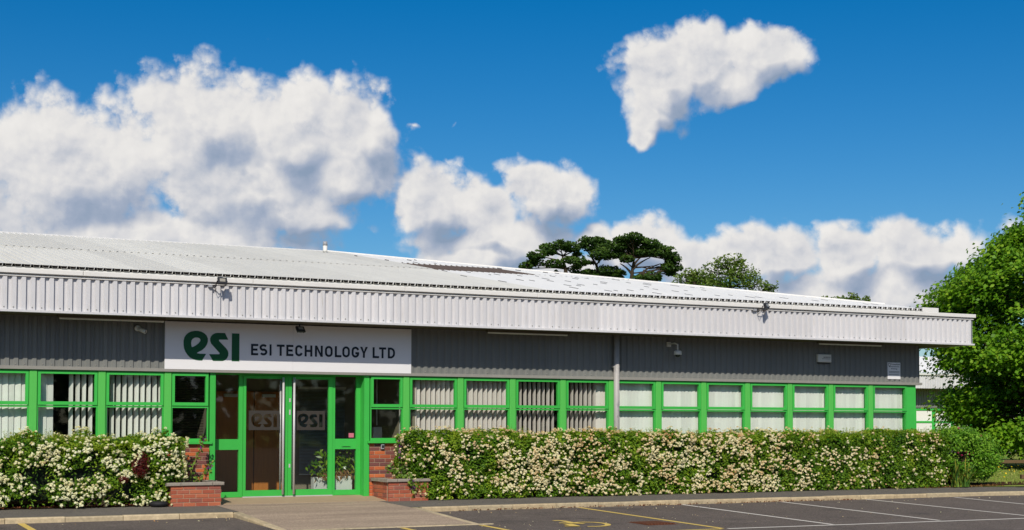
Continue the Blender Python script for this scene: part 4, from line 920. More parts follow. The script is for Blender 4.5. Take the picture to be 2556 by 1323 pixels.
def hedge(label, x0, x1, yf, yb, zb, ztop, seed, nleaf, nflow, fmat, ftone, holes=0.0, dens=None, bulge=.10, fsize=1.0, clump=(.38,3.2)):
    rng = np.random.default_rng(seed)
    t = thing('flowering_hedge', label, 'hedge', ((x0+x1)/2, (yf+yb)/2, zb))
    Lx, H, D = x1-x0, ztop-zb, yb-yf
    def sample(n):
        areas = np.array([Lx*H, Lx*D, D*H, D*H]); f = rng.choice(4, n, p=areas/areas.sum()); u, v = rng.random(n), rng.random(n)
        P = np.zeros((n,3)); Nn = np.zeros((n,3))
        for k in range(4):
            m = f == k
            if k == 0: P[m] = np.stack([x0+u[m]*Lx, np.full(m.sum(),yf), zb+v[m]*H],1); Nn[m] = (0,-1,0)
            if k == 1: P[m] = np.stack([x0+u[m]*Lx, yf+v[m]*D, np.full(m.sum(),ztop)],1); Nn[m] = (0,0,1)
            if k == 2: P[m] = np.stack([np.full(m.sum(),x0), yf+u[m]*D, zb+v[m]*H],1); Nn[m] = (-1,0,0)
            if k == 3: P[m] = np.stack([np.full(m.sum(),x1), yf+u[m]*D, zb+v[m]*H],1); Nn[m] = (1,0,0)
        # round the long edges, let the face bulge
        e = np.clip((P[:,2]-(ztop-.16))/.16, 0, 1); P[:,1] += np.where(Nn[:,1] < 0, e**2*.10, 0)
        ez = np.clip((yf+.16-P[:,1])/.16, 0, 1); P[:,2] -= np.where(Nn[:,2] > 0, ez**2*.08, 0)
        ex = np.clip((x0+.25-P[:,0])/.25, 0, 1) + np.clip((P[:,0]-x1+.25)/.25, 0, 1)
        P[:,1] += np.where(Nn[:,1] < 0, ex**2*.14, 0); P[:,2] -= np.where(Nn[:,2] > 0, ex**2*.12, 0)
        nz = vnoise(P, 2.1, seed) - .5; n2 = vnoise(P, 6.5, seed+3) - .5
        n3 = vnoise(P, 12.0, seed+7) - .5
        P += Nn * (nz*bulge*2.0 + n2*.15 + n3*.07)[:,None]
        P[:,2] += np.where(Nn[:,2] > 0, (vnoise(P*np.array([1,0,0]), 1.3, seed+9)-.5)*.05, 0)
        return P, Nn
    # dark inside: a plain box, the shade behind the leaves put into its colour
    core = MB().box(x0+.24, x1-.24, yf+.22, yb-.1, zb+.12, ztop-.17).build('shade_core', 'l_core', t)
    P, Nn = sample(nleaf)
    cav = vnoise(P, 3.4, seed+21); lowness = np.clip(1-(P[:,2]-zb)/(H*.55), 0, 1)
    keep = (cav > .30*holes + .38*holes*lowness) | (rng.random(len(P)) < .16)
    keep &= P[:,2] > zb + .03*holes
    P, Nn = P[keep], Nn[keep]; n = len(P)
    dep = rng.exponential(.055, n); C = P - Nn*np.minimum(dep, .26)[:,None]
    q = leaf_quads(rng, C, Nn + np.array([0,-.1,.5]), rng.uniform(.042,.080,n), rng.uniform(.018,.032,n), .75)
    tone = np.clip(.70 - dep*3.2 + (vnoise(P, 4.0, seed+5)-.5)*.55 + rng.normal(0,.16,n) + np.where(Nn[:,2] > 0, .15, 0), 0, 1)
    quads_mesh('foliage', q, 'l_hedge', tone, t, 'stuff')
    # young shoots along the top
    ns = int(Lx*52); xs_ = rng.uniform(x0+.1, x1-.1, ns); ok = vnoise(np.stack([xs_, xs_*0, xs_*0],1), 1.9, seed+2) > .42; xs_ = xs_[ok]; ns = len(xs_)
    hh = rng.uniform(.03,.14,ns) * (0.4 + vnoise(np.stack([xs_, xs_*0, xs_*0],1), 3.1, seed+4)); base = np.stack([xs_, rng.uniform(yf+.06, yf+.45, ns), np.full(ns, ztop-.02)],1)
    per = 9; tt = np.tile(np.linspace(.1,1,per), ns); B = np.repeat(base, per, 0); lean = np.repeat(rng.normal(0,.25,(ns,3))*np.array([1,1,0]), per, 0)
    C = B + (np.array([0,0,1.]) + lean) * (tt*np.repeat(hh,per))[:,None] + rng.normal(0,.010,(ns*per,3))
    q = leaf_quads(rng, C, np.tile([0,-.4,.6],(ns*per,1)), .034, .012, .8)
    quads_mesh('young_shoots', q, 'l_shoot', np.clip(rng.normal(.42,.2,ns*per),0,1), t, 'stuff')
    # flower heads
    P, Nn = sample(nflow*3)
    w = vnoise(P, 2.6, seed+31)*.6 + vnoise(P, 7.5, seed+33)*.5; pr = np.clip((w-clump[0])*clump[1], 0.03, 1)
    pr *= np.where(Nn[:,2] > 0, .35, 1.0)
    if dens is not None: pr *= dens(P[:,0], P[:,2])
    cav = vnoise(P, 3.4, seed+21); lowness = np.clip(1-(P[:,2]-zb)/(H*.55), 0, 1); pr *= np.where(cav > .30*holes + .42*holes*lowness, 1, .06)
    m = rng.random(len(P)) < pr; P, Nn = P[m][:nflow], Nn[m][:nflow]; n = len(P)
    P = P + Nn*rng.uniform(.01,.05,n)[:,None]
    tone = np.clip(ftone + (vnoise(P, 3.2, seed+41)-.5)*.75 + rng.normal(0,.13,n) - np.where(P[:,2] > ztop-.10, .16, 0), 0, 1)
    flower_clusters('flower_heads', rng, P, Nn + np.array([0,-.2,.25]), .020 + .034*rng.random(n)**1.4*fsize, 15, fmat, tone, t)
    # bare stems at the foot
    st = MB(); r2 = random.Random(seed)
    for k in range(int(Lx*2.2)):
        x = r2.uniform(x0+.2, x1-.2); yy = r2.uniform(yf+.12, yf+.4)
        st.tube([(x,yy,zb-.02),(x+r2.uniform(-.1,.1),yy+r2.uniform(-.05,.05),zb+.25),(x+r2.uniform(-.25,.25),yy-.05,zb+.55)], [.014,.011,.006], 5)
    st.build('stems', 'twig', t, kind='stuff')
    return t

def densR(x, z):
    d = np.clip(1.15 - np.clip((x-18.6)/3.6, 0, 1)*.95, 0.10, 1); d *= np.clip((x-10.2)/1.6, .35, 1); return d*np.where(z < .05, .6, 1)
HR = hedge('long flowering hedge with cream blossom under the windows right of the entrance', 10.58, 24.15, -.90, .0, -.075, 1.185, 41, 80000, 3900, 'flower', .68, holes=.28, dens=densR, clump=(.36,3.4))
HL = hedge('shorter flowering hedge with ivory blossom clumps under the left windows', -3.0, 6.20, -.78, .0, -.06, 1.135, 57, 52000, 2700, 'flower_white', .68, holes=.9, bulge=.12, fsize=1.0, clump=(.45,5.0))
# a dead, rust red patch in the left hedge
rng = np.random.default_rng(9)
def patch(c, r, n, mat, name, label, cat, L, W, tone=None, spread=.8):
    d = unit(rng.normal(0,1,(n,3))); C = np.array(c) + d*np.array(r)*rng.random((n,1))**.4
    q = leaf_quads(rng, C, d + np.array([0,-.6,.2]), rng.uniform(.7,1.2,n)*L, rng.uniform(.7,1.2,n)*W, spread)
    o = quads_mesh(name, q, mat, rng.random(n) if tone is None else np.clip(rng.normal(tone,.2,n),0,1), HL, 'stuff'); o['label'] = label; return o
patch((5.46,-.80,.66), (.16,.10,.24), 1500, 'l_red', 'withered_leaves', 'rust red withered patch in the left hedge', 'leaves', .04, .014)
patch((5.16,-.80,.40), (.10,.08,.07), 350, 'l_red', 'withered_leaves', 'small rust red withered tuft low in the left hedge', 'leaves', .04, .014)
tw = MB(); r2 = random.Random(4)
for k in range(14): 
    a = (4.55+r2.uniform(-.3,.3), -.80+r2.uniform(-.05,.1), -.04); tw.tube([a,(a[0]+r2.uniform(-.3,.3),a[1],.08+r2.uniform(0,.12)),(a[0]+r2.uniform(-.4,.4),a[1]+.03,.16+r2.uniform(0,.14))], [.006,.005,.003], 4)
tw.build('dead_twigs', 'twig', HL, kind='stuff')

# mallows in the planters
def mallow(label, stems, seed, leafscale=1.0):
    r3 = np.random.default_rng(seed); t = thing('mallow_plant', label, 'plant', stems[0][0][0])
    sm = MB(); LC, FC = [], []
    for pts, nl, fl in stems:
        P = [np.array(p, float) for p in pts]; sm.tube(pts, np.linspace(.011,.004,len(pts)), 6)
        seg = np.linspace(0, len(P)-1.001, nl); 
        for s in seg[int(nl*.15):]:
            i = int(s); c = P[i]*(1-(s-i)) + P[i+1]*(s-i); LC += [c + r3.normal(0,.032,3) for _ in range(3)]
        for s in np.linspace((len(P)-1)*(1-fl), len(P)-1.001, max(2,int(26*fl))):
            i = int(s); c = P[i]*(1-(s-i)) + P[i+1]*(s-i); FC += [c + r3.normal(0,.022,3) + np.array([0,-.015,0]) for _ in range(2)]
    sm.build('stems', 'stem', t, True)
    LC = np.array(LC); n = len(LC)
    quads_mesh('leaves', leaf_quads(r3, LC, np.tile([0,-.7,.6],(n,1)), r3.uniform(.035,.075,n)*leafscale, r3.uniform(.035,.07,n)*leafscale, .6), 'l_mallow', r3.random(n), t, 'stuff')
    FC = np.array(FC); n = len(FC)
    quads_mesh('flowers', leaf_quads(r3, FC, np.tile([0,-1,.3],(n,1)), r3.uniform(.025,.05,n), r3.uniform(.025,.045,n), .6), 'f_purple', r3.random(n), t, 'stuff')
    return t
mallow('leggy purple mallow rising from the left planter against the brick pier',
    [([(6.40,-.55,.28),(6.42,-.52,.55),(6.55,-.46,.80),(6.64,-.42,1.02),(6.66,-.40,1.13)], 26, .35), ([(6.42,-.55,.28),(6.55,-.58,.40),(6.68,-.60,.52),(6.76,-.60,.66)], 20, .3), ([(6.30,-.55,.28),(6.31,-.52,.5),(6.36,-.50,.62)], 10, .05)], 3)
mallow('bushy purple mallow in the right planter with a spray hanging over the coping',
    [([(10.62,-.5,.28),(10.52,-.50,.6),(10.46,-.50,.9),(10.45,-.5,1.13)], 46, .62), ([(10.55,-.5,.28),(10.40,-.55,.45),(10.28,-.55,.50),(10.22,-.55,.58)], 30, .3),
     ([(10.55,-.55,.28),(10.52,-.75,.42),(10.53,-.90,.30),(10.58,-.93,.16)], 30, .5), ([(10.65,-.5,.28),(10.62,-.55,.62),(10.60,-.55,.86)], 40, .2), ([(10.72,-.6,.28),(10.70,-.66,.45),(10.76,-.70,.52)], 30, .05)], 4, 1.25)

# house plant in a white trough just inside the right sidelight
hp = thing('house_plant', 'leafy yellow-green house plant in a white trough behind the right sidelight', 'plant', (9.62,.42,0))
MB().cbox(9.42,9.80,.30,.52,.0,.36,.006).cbox(9.06,9.40,.44,.62,.0,.34,.006).build('trough', 'roomwhite', hp)
rng = np.random.default_rng(12); n = 420
cc = np.stack([rng.normal(9.50,.20,n), rng.normal(.42,.08,n), rng.normal(.58,.13,n)],1); d = unit(cc - np.array([9.52,.46,.42]))
quads_mesh('leaves', leaf_quads(rng, cc, d*.4+np.array([0,-.7,.5]), rng.uniform(.09,.17,n), rng.uniform(.035,.06,n), .5, .8), 'l_house', rng.random(n), hp, 'stuff')
n = 120; cc = np.stack([rng.normal(9.50,.17,n), rng.normal(.31,.04,n), rng.normal(.36,.05,n)],1)
quads_mesh('dead_leaves', leaf_quads(rng, cc, np.tile([0,-1,.1],(n,1)), rng.uniform(.09,.16,n), rng.uniform(.02,.04,n), .4, 2.5), 'l_dead', rng.random(n), hp, 'stuff')

# rose bush and strap-leaved plant at the far end of the hedge
rb = thing('rose_bush', 'loose green rose bush with a few red blooms at the right end of the hedge', 'bush', (25.2,-.45,-.08))
r3 = np.random.default_rng(77); CL = []
for k in range(420):
    th = r3.uniform(0,2*math.pi); ph = math.acos(r3.uniform(-.75,1)); v = np.array([math.sin(ph)*math.cos(th), math.sin(ph)*math.sin(th), math.cos(ph)])
    c = np.array([25.08,-.25,.60]) + v*np.array([1.10,.66,.70])*r3.uniform(.72,1.02)
    if (c[0]-24.75)**2/.30**2 + (c[2]-.62)**2/.22**2 < 1 and c[1] < -.3: continue
    CL.append(c)
CL = np.array(CL); m = len(CL); per = 60; C = np.repeat(CL,per,0) + r3.normal(0,1,(m*per,3))*np.array([.095,.085,.055])
q = leaf_quads(r3, C, np.tile([-.1,-.5,.9],(m*per,1)), r3.uniform(.05,.09,m*per), r3.uniform(.028,.048,m*per), .5)
quads_mesh('foliage', q, 'l_rose', np.clip(np.repeat(r3.normal(.5,.2,m),per)+r3.normal(0,.15,m*per),0,1), rb, 'stuff')
sm = MB(); r2 = random.Random(7)
for k in range(46):
    a = Vector((25.0+r2.uniform(-.3,.3), -.3+r2.uniform(-.1,.1), -.06)); e = Vector((25.0+r2.uniform(-.95,.95), -.3+r2.uniform(-.5,.4), .5+r2.uniform(-.2,.55)))
    mid = (a+e)/2 + Vector((r2.uniform(-.1,.1),r2.uniform(-.1,.05),.12)); sm.tube([a,mid,e], [.011,.008,.004], 5)
sm.build('canes', 'twig', rb, kind='stuff')
FP = np.array([(24.72,-.62,1.30),(25.35,-.7,1.12),(24.60,-.72,.72),(24.82,-.75,.74),(24.92,-.75,.68),(25.05,-.75,.70),(24.70,-.74,.66)])
flower_clusters('blooms', r3, FP, np.tile([0,-1.,.3],(len(FP),1)), np.full(len(FP),.035), 16, 'f_rose', np.full(len(FP),.5), rb)
sp = thing('strap_leaf_plant', 'clump of long arching strap leaves, some yellowed, between hedge and rose bush', 'plant', (24.45,-.80,-.08))
q = []; tn = []; r2 = random.Random(5)
for k in range(64):
    a = r2.uniform(0,2*math.pi); L_ = r2.uniform(.45,.95); out = r2.uniform(.15,.75); b = Vector((24.42+r2.uniform(-.25,.25), -.98+r2.uniform(-.10,.10), -.08))
    dv = Vector((math.cos(a), math.sin(a)*.7-.25, 0)); side = Vector((-dv.y, dv.x, 0)).normalized()*r2.uniform(.014,.024)
    pr = None; t0 = r2.random()**1.8
    for s in range(7):
        u = s/6; p = b + dv*out*L_*u**1.3 + Vector((0,0,L_*(u*1.05 - .62*out*u*u*1.5))); p.z = max(p.z, -.07); w = side*(1-u)**.5 if s < 6 else side*.1
        cur = (p-w, p+w)
        if pr: q.append([pr[0],pr[1],cur[1],cur[0]]); tn.append(min(1, t0*(.6+.6*u)))
        pr = cur
quads_mesh('leaves', np.array([[tuple(v) for v in f] for f in q]), 'l_strap', tn, sp, 'stuff')

# ================================================================== trees
def limb(mb, p, q, r0, r1, rnd, bend=.12, n=5, sides=6):
    p, q = Vector(p), Vector(q); L_ = (q-p).length; pts = []; off = Vector((rnd.uniform(-1,1), rnd.uniform(-1,1), rnd.uniform(-.2,1)))*L_*bend
    for i in range(n):
        t = i/(n-1); pts.append(p.lerp(q, t) + off*math.sin(math.pi*t) + Vector((rnd.uniform(-1,1),rnd.uniform(-1,1),rnd.uniform(-1,1)))*L_*.02*(0 < i < n-1))
    mb.tube(pts, [r0+(r1-r0)*i/(n-1) for i in range(n)], sides, False); return pts

# near lime tree at the right edge
def lime_tree(cx, cy, zg):
    t = thing('lime_tree', 'tall dense lime tree with bright green leaves at the right edge', 'tree', (cx,cy,zg))
    r3 = np.random.default_rng(101); rnd = random.Random(21)
    mb = MB(); mb.tube([(cx,cy,zg-.2),(cx+.05,cy,zg+1.2),(cx,cy+.1,zg+4),(cx,cy,zg+7),(cx,cy,zg+9)], [.42,.34,.27,.14,.05], 10)
    ZS = np.array([.75,1.5,2.6,5.0,5.8,7.0,8.4,9.5]); RS = np.array([2.9,3.5,3.65,4.15,3.75,2.6,1.25,.1])
    def rad(z): return np.interp(z-zg, ZS, RS)      # crown half-width by height
    cl = []
    while len(cl) < 1500:
        z = zg + .8 + 8.7*r3.random()**1.1; a = r3.uniform(0,2*math.pi); rr = rad(z); k = r3.random()**.30
        if k < .30: continue
        p = np.array([[cx+math.cos(a)*rr*k, cy+math.sin(a)*rr*k, z]])
        b = vnoise(p*np.array([1,1,1.8]), .62, 4)[0]           # boughs: leafy layers with dark gaps between
        if b < .47: continue
        kk = k*(.86 + .30*b)
        cl.append((cx+math.cos(a)*rr*kk, cy+math.sin(a)*rr*kk, z + r3.normal(0,.1), a, k))
    for i in range(0, 1500, 18):
        c = cl[i]; h = max(zg+1.6, c[2]-1.2-abs(c[4])*1.2); limb(mb, (cx,cy,min(h, zg+8)), c[:3], .09, .018, rnd, .10, 5, 5)
    mb.build('trunk', 'bark', t, True)
    per = 96; cl = np.array(cl); m = len(cl); out = np.stack([np.cos(cl[:,3]), np.sin(cl[:,3]), np.zeros(m)],1)
    size = r3.uniform(.75,1.3,m)
    u = r3.normal(0,1,(m*per,3)); O = np.repeat(out,per,0); S = np.repeat(size,per)[:,None]
    side = np.stack([-O[:,1],O[:,0],O[:,2]*0],1)
    rr = u[:,:1]*.30; C = np.repeat(cl[:,:3],per,0) + (O*rr + side*u[:,1:2]*.30)*S; C[:,2] += (u[:,2]*.13*S[:,0] - np.abs(rr[:,0])*.35 - np.abs(u[:,1])*.07)
    q = leaf_quads(r3, C, O*.5 + np.array([0,0,.75]), r3.uniform(.11,.18,m*per), r3.uniform(.09,.14,m*per), .42, .5)
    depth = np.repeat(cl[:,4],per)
    tone = np.clip(.02 + .58*depth + .20*np.repeat(r3.normal(0,.5,m),per)*.5 + r3.normal(0,.13,m*per) + np.abs(rr[:,0])*.25, 0, 1)  # inner leaves toned darker: the crown's inner shade is put into their colour
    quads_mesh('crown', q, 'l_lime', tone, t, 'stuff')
lime_tree(37.75, 8.0, -.05)

# far trees behind the roof: crowns of separate leaf pads carried on bare limbs
YAW = R(26.81)
def far_frame(depth):
    ax = Vector((math.sin(YAW), math.cos(YAW), 0)); rt = Vector((math.cos(YAW), -math.sin(YAW), 0)); o = Vector((0,-26.02,1.38))
    return ax, rt, o
def pad_tree(name, label, depth, trunk, pads, limbs, seed, leafmat, leaf=.20, per=150, flat=.55, bark='bark', zg=0.0, group=None):
    """trunk, pads and limbs are given as metres to the right of / above the tree's foot; depth is its distance"""
    ax, rt, o = far_frame(depth); base = o + ax*depth + rt*trunk[0][0]; base.z = zg
    t = thing(name, label, 'tree', tuple(base), group); rnd = random.Random(seed); r3 = np.random.default_rng(seed)
    def P(x, z, d=0.0): return o*Vector((1,1,0)) + ax*(depth+d) + rt*x + Vector((0,0,z))
    mb = MB(); tp = [P(*p) for p in trunk]; tp = [P(trunk[0][0], zg-.2)] + tp
    mb.tube(tp, np.linspace(.30,.09,len(tp)), 8)
    C = []; T = []
    for (x, z, rx, rz) in pads:
        rx, rz = rx*1.3, rz*1.4
        d = rnd.uniform(-1,1)*1.3; c = P(x, z, d)
        # limb from the nearest lower trunk point
        s = min(tp[1:], key=lambda q: (q-c).length + max(0, q.z-c.z)*3); 
        e = c + Vector((0,0,-rz*.4)); pts = limb(mb, s, e, .085, .03, rnd, .10, 6, 5)
        for k in range(7):
            ee = c + rt*rnd.uniform(-rx,rx)*.85 + ax*rnd.uniform(-rx,rx)*.7 + Vector((0,0,rnd.uniform(-.3,.5)*rz)); limb(mb, pts[rnd.randint(2,5)], ee, .032, .010, rnd, .12, 4, 4)
        n = int(per*(.4+rx*rz*1.5)); v = unit(r3.normal(0,1,(n,3))); rad = r3.random((n,1))**.45
        off = v*rad; lump = vnoise(off*rx*1.0+np.array(c), 2.2, seed) ; keep = lump > .45; off = off[keep]; n = len(off)
        arr = np.array(c) + np.outer(off[:,0]*rx*1.05, np.array(rt)) + np.outer(off[:,1]*rx*.95, np.array(ax)) + np.outer(np.where(off[:,2] < 0, off[:,2]*flat, off[:,2])*rz, [0,0,1])
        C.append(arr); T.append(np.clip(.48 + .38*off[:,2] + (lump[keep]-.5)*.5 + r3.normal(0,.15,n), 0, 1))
    for (p, q_, r0, r1) in limbs: limb(mb, P(*p), P(*q_), r0, r1, rnd, .06, 7, 6)
    mb.build('trunk', bark, t, True)
    C = np.concatenate(C); T = np.concatenate(T); n = len(C)
    quads_mesh('crown', leaf_quads(r3, C, np.tile([0,-.3,.8],(n,1)), r3.uniform(.7,1.25,n)*leaf, r3.uniform(.5,.9,n)*leaf, .6), leafmat, T, t, 'stuff')
    return t

PG = 'broad dark trees beyond the roof ridge'
pad_tree('parasol_tree', 'leftmost dark tree behind the roof, small with separate rounded leaf pads', 150, [(5.68, 17.07), (5.65, 17.8), (5.43, 18.52), (5.32, 19.18)], [(2.56, 19.03, 0.8, 0.47), (1.39, 17.94, 0.55, 0.36), (2.34, 18.31, 0.87, 0.44), (3.43, 20.05, 0.44, 0.44), (3.87, 19.69, 0.73, 0.58), (5.18, 20.2, 0.8, 0.51), (6.12, 20.05, 0.8, 0.51), (6.96, 20.05, 0.33, 0.33), (7.07, 19.32, 0.51, 0.44), (4.45, 18.23, 0.84, 0.4), (6.19, 18.6, 0.8, 0.33), (7.28, 18.38, 0.73, 0.36), (6.78, 17.8, 0.65, 0.4), (4.74, 17.43, 0.29, 0.22)], [], 31, 'l_dark', .28, 800, .7, group=PG)
pad_tree('parasol_tree', 'middle dark tree behind the roof, tallest flat top with open lower branches', 153, [(9.36, 16.92), (9.28, 17.8), (9.1, 18.52), (8.59, 19.4)], [(7.5, 20.71, 0.55, 0.33), (8.23, 21.07, 0.8, 0.44), (9.18, 21.22, 0.87, 0.4), (10.27, 20.85, 0.87, 0.44), (8.45, 20.34, 0.87, 0.36), (9.76, 20.42, 0.87, 0.36), (9.9, 19.54, 1.38, 0.58), (8.81, 19.03, 0.51, 0.36), (8.3, 17.8, 0.65, 0.36), (9.18, 17.22, 0.8, 0.44), (10.27, 17.8, 1.09, 0.58), (10.63, 17.14, 0.87, 0.44), (11.43, 17.43, 0.65, 0.44)], [], 32, 'l_dark', .28, 800, .7, group=PG)
pad_tree('parasol_tree', 'rightmost dark tree behind the roof, wide dome with many bare sweeping limbs', 150, [(12.59, 16.42), (12.7, 17.36), (12.74, 17.94), (12.92, 18.96)], [(11.72, 20.85, 0.8, 0.44), (12.74, 21.0, 0.95, 0.44), (11.36, 20.2, 0.87, 0.44), (13.61, 20.78, 0.87, 0.47), (14.48, 20.34, 0.87, 0.51), (15.5, 20.05, 0.95, 0.51), (16.38, 19.54, 0.87, 0.58), (17.1, 18.89, 0.73, 0.58), (17.39, 18.09, 0.65, 0.51), (16.52, 17.94, 0.73, 0.44), (17.03, 17.51, 0.58, 0.36), (12.08, 19.54, 0.8, 0.4), (13.9, 19.54, 0.87, 0.4), (10.99, 19.4, 0.65, 0.4), (12.08, 18.74, 0.65, 0.33), (14.99, 19.4, 0.73, 0.36), (12.88, 20.27, 0.87, 0.36)], [(a, b, .16, .05) for a, b in [((12.88, 16.49), (15.65, 17.51)), ((15.36, 17.43), (17.03, 17.8)), ((13.03, 16.92), (15.72, 18.38)), ((12.81, 17.8), (14.63, 19.03)), ((12.74, 18.09), (13.76, 19.18)), ((12.59, 17.36), (11.43, 18.38)), ((13.68, 17.14), (16.08, 18.09))]], 33, 'l_dark', .28, 800, .7, group=PG)
pad_tree('dark_shrub_tree', 'low dark tree top peeping over the roof at the foot of the wide dark tree', 147, [(13.6,17.0),(13.7,17.4)], [(13.61, 16.56, 0.8, 0.29), (14.56, 16.71, 0.58, 0.44), (15.07, 16.71, 0.36, 0.44)], [], 34, 'l_dark', .42, 500, .8)
pad_tree('willow_tree', 'pale green feathery tree behind the roof, lower left of the pair', 110, [(14.07, 11.34), (14.15, 12.36)], [(13.47, 12.7, 0.76, 0.51), (14.24, 13.04, 0.76, 0.51), (14.83, 12.7, 0.93, 0.59), (13.56, 12.28, 0.93, 0.42), (15.09, 12.36, 1.02, 0.51)], [], 35, 'l_olive', .22, 330, flat=.9)
pad_tree('willow_tree', 'pale green airy tree behind the roof with a tall pointed top', 105, [(16.1, 10.57), (16.1, 11.54), (16.18, 12.35)], [(15.05, 12.75, 0.81, 0.65), (15.45, 13.24, 0.49, 0.41), (16.18, 13.08, 0.89, 0.65), (16.67, 13.48, 0.41, 0.41), (16.02, 12.35, 1.13, 0.65), (16.99, 12.35, 0.97, 0.65), (17.64, 12.1, 0.73, 0.49), (16.34, 11.7, 1.62, 0.49), (17.72, 11.54, 0.89, 0.41), (18.94, 11.46, 0.49, 0.41), (15.05, 11.78, 0.81, 0.49)], [], 36, 'l_olive', .20, 300, flat=.9)
pad_tree('distant_tree', 'distant tree of which only a thin leafy top shows above the far right roof edge', 160, [(37.6,14),(37.6,15.4)], [(35.5, 15.45, 0.86, 0.37), (36.73, 15.32, 0.74, 0.37), (37.96, 15.57, 0.74, 0.49), (38.58, 15.45, 0.49, 0.37), (39.82, 15.32, 0.49, 0.49)], [], 37, 'l_olive', .30, 200)

# ================================================================== beyond the right corner
nb = thing('neighbouring_building', 'second corrugated building with green windows seen behind the right corner', 'building', (55,26,0))
BX0, BX1, BY = 44.0, 66.0, 26.0
MB().box(BX0, BX1, BY, BY+10, -.1, 3.2).build('wall', 'clad', nb)
x = BX0
while x < BX1: corrug_wall(x, x+SHEET*2, 3.10, 3.72, BY-.9, .034).build('fascia_sheet', 'white_metal', nb); x += SHEET*2
x = BX0
while x < BX1: corrug_wall(x, x+SHEET*2, 2.2, 3.1, BY-.03, .026).build('wall_sheet', 'clad', nb); x += SHEET*2
MB().box(BX0, BX1, BY-.9, BY, 3.08, 3.10).build('soffit', 'soffit', nb); MB().box(BX0, BX1, BY-1.0, BY-.8, 3.725, 3.81).build('fascia_cap', 'trim', nb)
rf = MB(); n = 0; k = 0
while BX0+k*PITCH < BX1:
    xx = BX0+k*PITCH; rf.add([(xx,BY-.85,3.84),(xx+.07,BY-.85,3.84),(xx+.088,BY-.85,3.876),(xx+.134,BY-.85,3.876),(xx+PITCH,BY-.85,3.84),(xx,BY+6,5.0),(xx+.07,BY+6,5.0),(xx+.088,BY+6,5.036),(xx+.134,BY+6,5.036),(xx+PITCH,BY+6,5.0)], [(i,i+1,i+6,i+5) for i in range(4)]); k += 1
rf.build('roof', 'roof_white', nb)
x = BX0+.2
while x < BX1-1.2:
    w = MB().box(x,x+.10,BY-.07,BY-.01,.9,2.15).box(x+1.1,x+1.2,BY-.07,BY-.01,.9,2.15).box(x+.1,x+1.1,BY-.07,BY-.01,2.07,2.15).box(x+.1,x+1.1,BY-.07,BY-.01,1.48,1.56).box(x+.1,x+1.1,BY-.07,BY-.01,.9,.98).build('window', 'green', nb)
    for z0, z1 in ((.98,1.48),(1.56,2.07)): MB().box(x+.1,x+1.1,BY-.035,BY-.03,z0,z1).build('pane', 'blind', w)
    x += 1.2

def knee_rail(label, x0, y0, x1, y1, n, zg, h=.34):
    t = thing('knee_rail_fence', label, 'fence', ((x0+x1)/2,(y0+y1)/2,zg), 'low timber knee rails')
    a = math.atan2(y1-y0, x1-x0); L_ = math.hypot(x1-x0, y1-y0)
    def put(mb, name, p):
        o = mb.build(name, 'timber'); o.location = p; o.rotation_euler = (0,0,a); adopt(o, t)
    put(MB().cbox(-L_/2,L_/2,-.05,.05,h-.10,h,.008), 'rail', ((x0+x1)/2,(y0+y1)/2,zg))
    for k in range(n):
        u = (k+.5)/n; put(MB().cbox(-.055,.055,-.045,.055,-.15,h-.102,.006), 'post', (x0+(x1-x0)*u, y0+(y1-y0)*u, zg))
knee_rail('nearest low timber rail at the pavement edge right of the rose bush', 25.75, -1.55, 33.5, -4.0, 5, -.085, .30)
knee_rail('middle low timber rail crossing the lawn behind the rose bush', 31.5, 6.5, 46, 4.0, 7, -.04)
knee_rail('farthest low timber rail on the lawn in front of the parked white car', 52.0, 28.0, 74, 22.0, 8, .10, .45)

rng = np.random.default_rng(15)
n = 26000; C = np.stack([rng.uniform(25.3,46,n), rng.uniform(-3.5,26,n), np.full(n,-.05)],1); keep = C[:,1] > -.4 - (C[:,0]-25.3)*.42 + .1; C = C[keep]; n = len(C)
C[:,2] += rng.uniform(0,.05,n)
quads_mesh('grass_blades', leaf_quads(rng, C, np.tile([0,-1.,.1],(n,1)), rng.uniform(.05,.13,n), rng.uniform(.012,.025,n), .5, -2.5), 'grassblade', rng.random(n), kind='stuff', label='rough grass on the lawn right of the building')
n = 420; C = np.stack([rng.uniform(26,44,n), rng.uniform(-1.2,13,n), rng.uniform(.03,.12,n)],1); C = C[C[:,1] > -(C[:,0]-26)*.3 - .2]; n = len(C)
quads_mesh('dandelions', leaf_quads(rng, C, np.tile([0,-.6,.8],(n,1)), .055, .055, .3), 'dandelion', rng.random(n), kind='stuff', label='yellow dandelion heads scattered over the lawn')

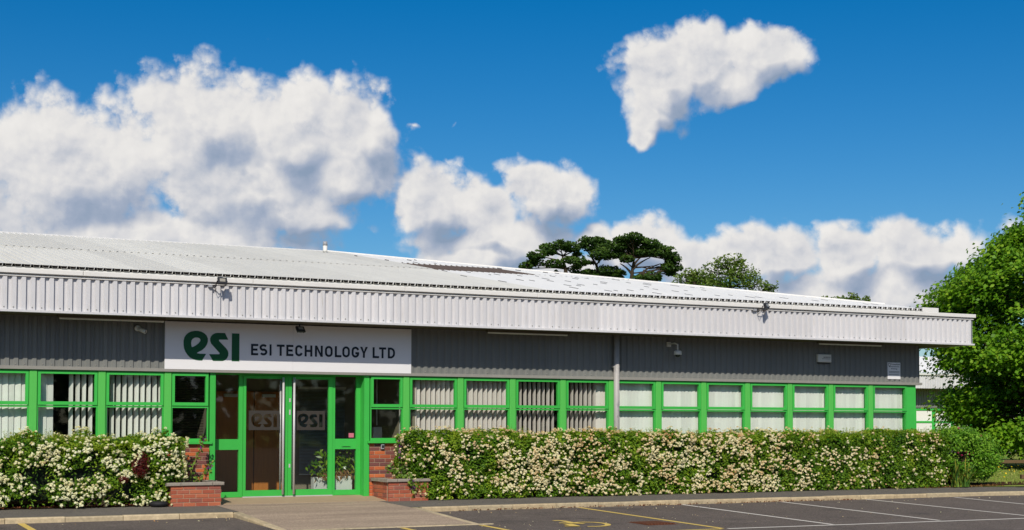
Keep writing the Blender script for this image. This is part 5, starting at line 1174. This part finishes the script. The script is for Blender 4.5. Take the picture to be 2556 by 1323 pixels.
def car(label, mat, x, y, z, ang):
    t = thing('parked_car', label, 'car', (x,y,z)); a = R(ang)
    def put(mb, name, m, smooth=False):
        o = mb.build(name, m, None, smooth); o.location = (x,y,z); o.rotation_euler = (0,0,a); adopt(o, t); return o
    side = [(-2.1,.35),(-2.15,.62),(-2.0,.85),(-1.45,.92),(-.85,1.36),(.55,1.42),(1.35,1.05),(2.0,.92),(2.12,.62),(2.1,.35)]
    n = len(side); v = [(px,-.84 if pz < 1 else -.66,pz) for px,pz in side] + [(px,.84 if pz < 1 else .66,pz) for px,pz in side]
    put(MB().add(v, [tuple(range(n)), tuple(range(n,2*n))[::-1]] + [(i,n+i,n+(i+1)%n,(i+1)%n) for i in range(n)]), 'body', mat)
    put(MB().add([(-1.30,-.80,.97),(-.82,-.69,1.31),(.50,-.68,1.36),(1.20,-.79,1.03)], [(0,3,2,1)]).add([(-1.30,.80,.97),(-.82,.69,1.31),(.50,.68,1.36),(1.20,.79,1.03)], [(0,1,2,3)]), 'side_window', 'car_glass')
    for wx in (-1.3,1.3):
        for wy in (-.80,.80):
            w = put(MB().tube([(wx,wy-.1,.31),(wx,wy+.1,.31)], .31, 18), 'wheel', 'rubber'); 
            o = MB().tube([(wx,wy-.11,.31),(wx,wy+.11,.31)], .19, 12).build('rim', 'steel', None); o.parent = w
    for wy in (-.6,.6): put(MB().cbox(-2.16,-2.08,wy-.16,wy+.16,.62,.76,.01), 'headlight', 'lens')
    return t
car('white car parked far behind the lawn at the right edge', 'car_white', 76.5, 43.0, .15, 12)
car('blue car parked far behind, mostly hidden left of the white car', 'car_blue', 76.6, 48.5, .15, 8)
rs = thing('road_sign', 'grey back of a road sign far behind the lawn', 'sign', (70.8,39.0,.1))
MB().cbox(70.55,71.05,38.98,39.02,1.35,2.0,.005).build('plate', 'grey_paint', rs)
for dx in (-.15,.15): MB().tube([(70.8+dx,39.05,.0),(70.8+dx,39.05,1.9)], .03, 6).build('post', 'grey_paint', rs)
mp_ = MB().tube([(66.0,36.0,-.1),(66.0,36.0,1.15),(66.0,36.0,1.9)], [.06,.055,.05], 8).build('marker_post', 'rust'); tag(mp_, 'slim rust brown post far behind the lawn at the right edge', 'post')

# wood on the far side of the car park, behind the viewer; the panes mirror it
rng = np.random.default_rng(44); n = 16000
xx = rng.uniform(-120,130,n); top = 8.5 + 5*vnoise(np.stack([xx,xx*0,xx*0],1), .11, 3); zz = -.4 + top*rng.random(n)**.8; yy = -82 + rng.normal(0,2.5,n)
quads_mesh('far_wood', leaf_quads(rng, np.stack([xx,yy,zz],1), np.tile([0,1.,.6],(n,1)), rng.uniform(.8,1.7,n), rng.uniform(.7,1.4,n), .6), 'l_dark', rng.random(n), kind='stuff', label='wood on the far side of the car park behind the viewer')
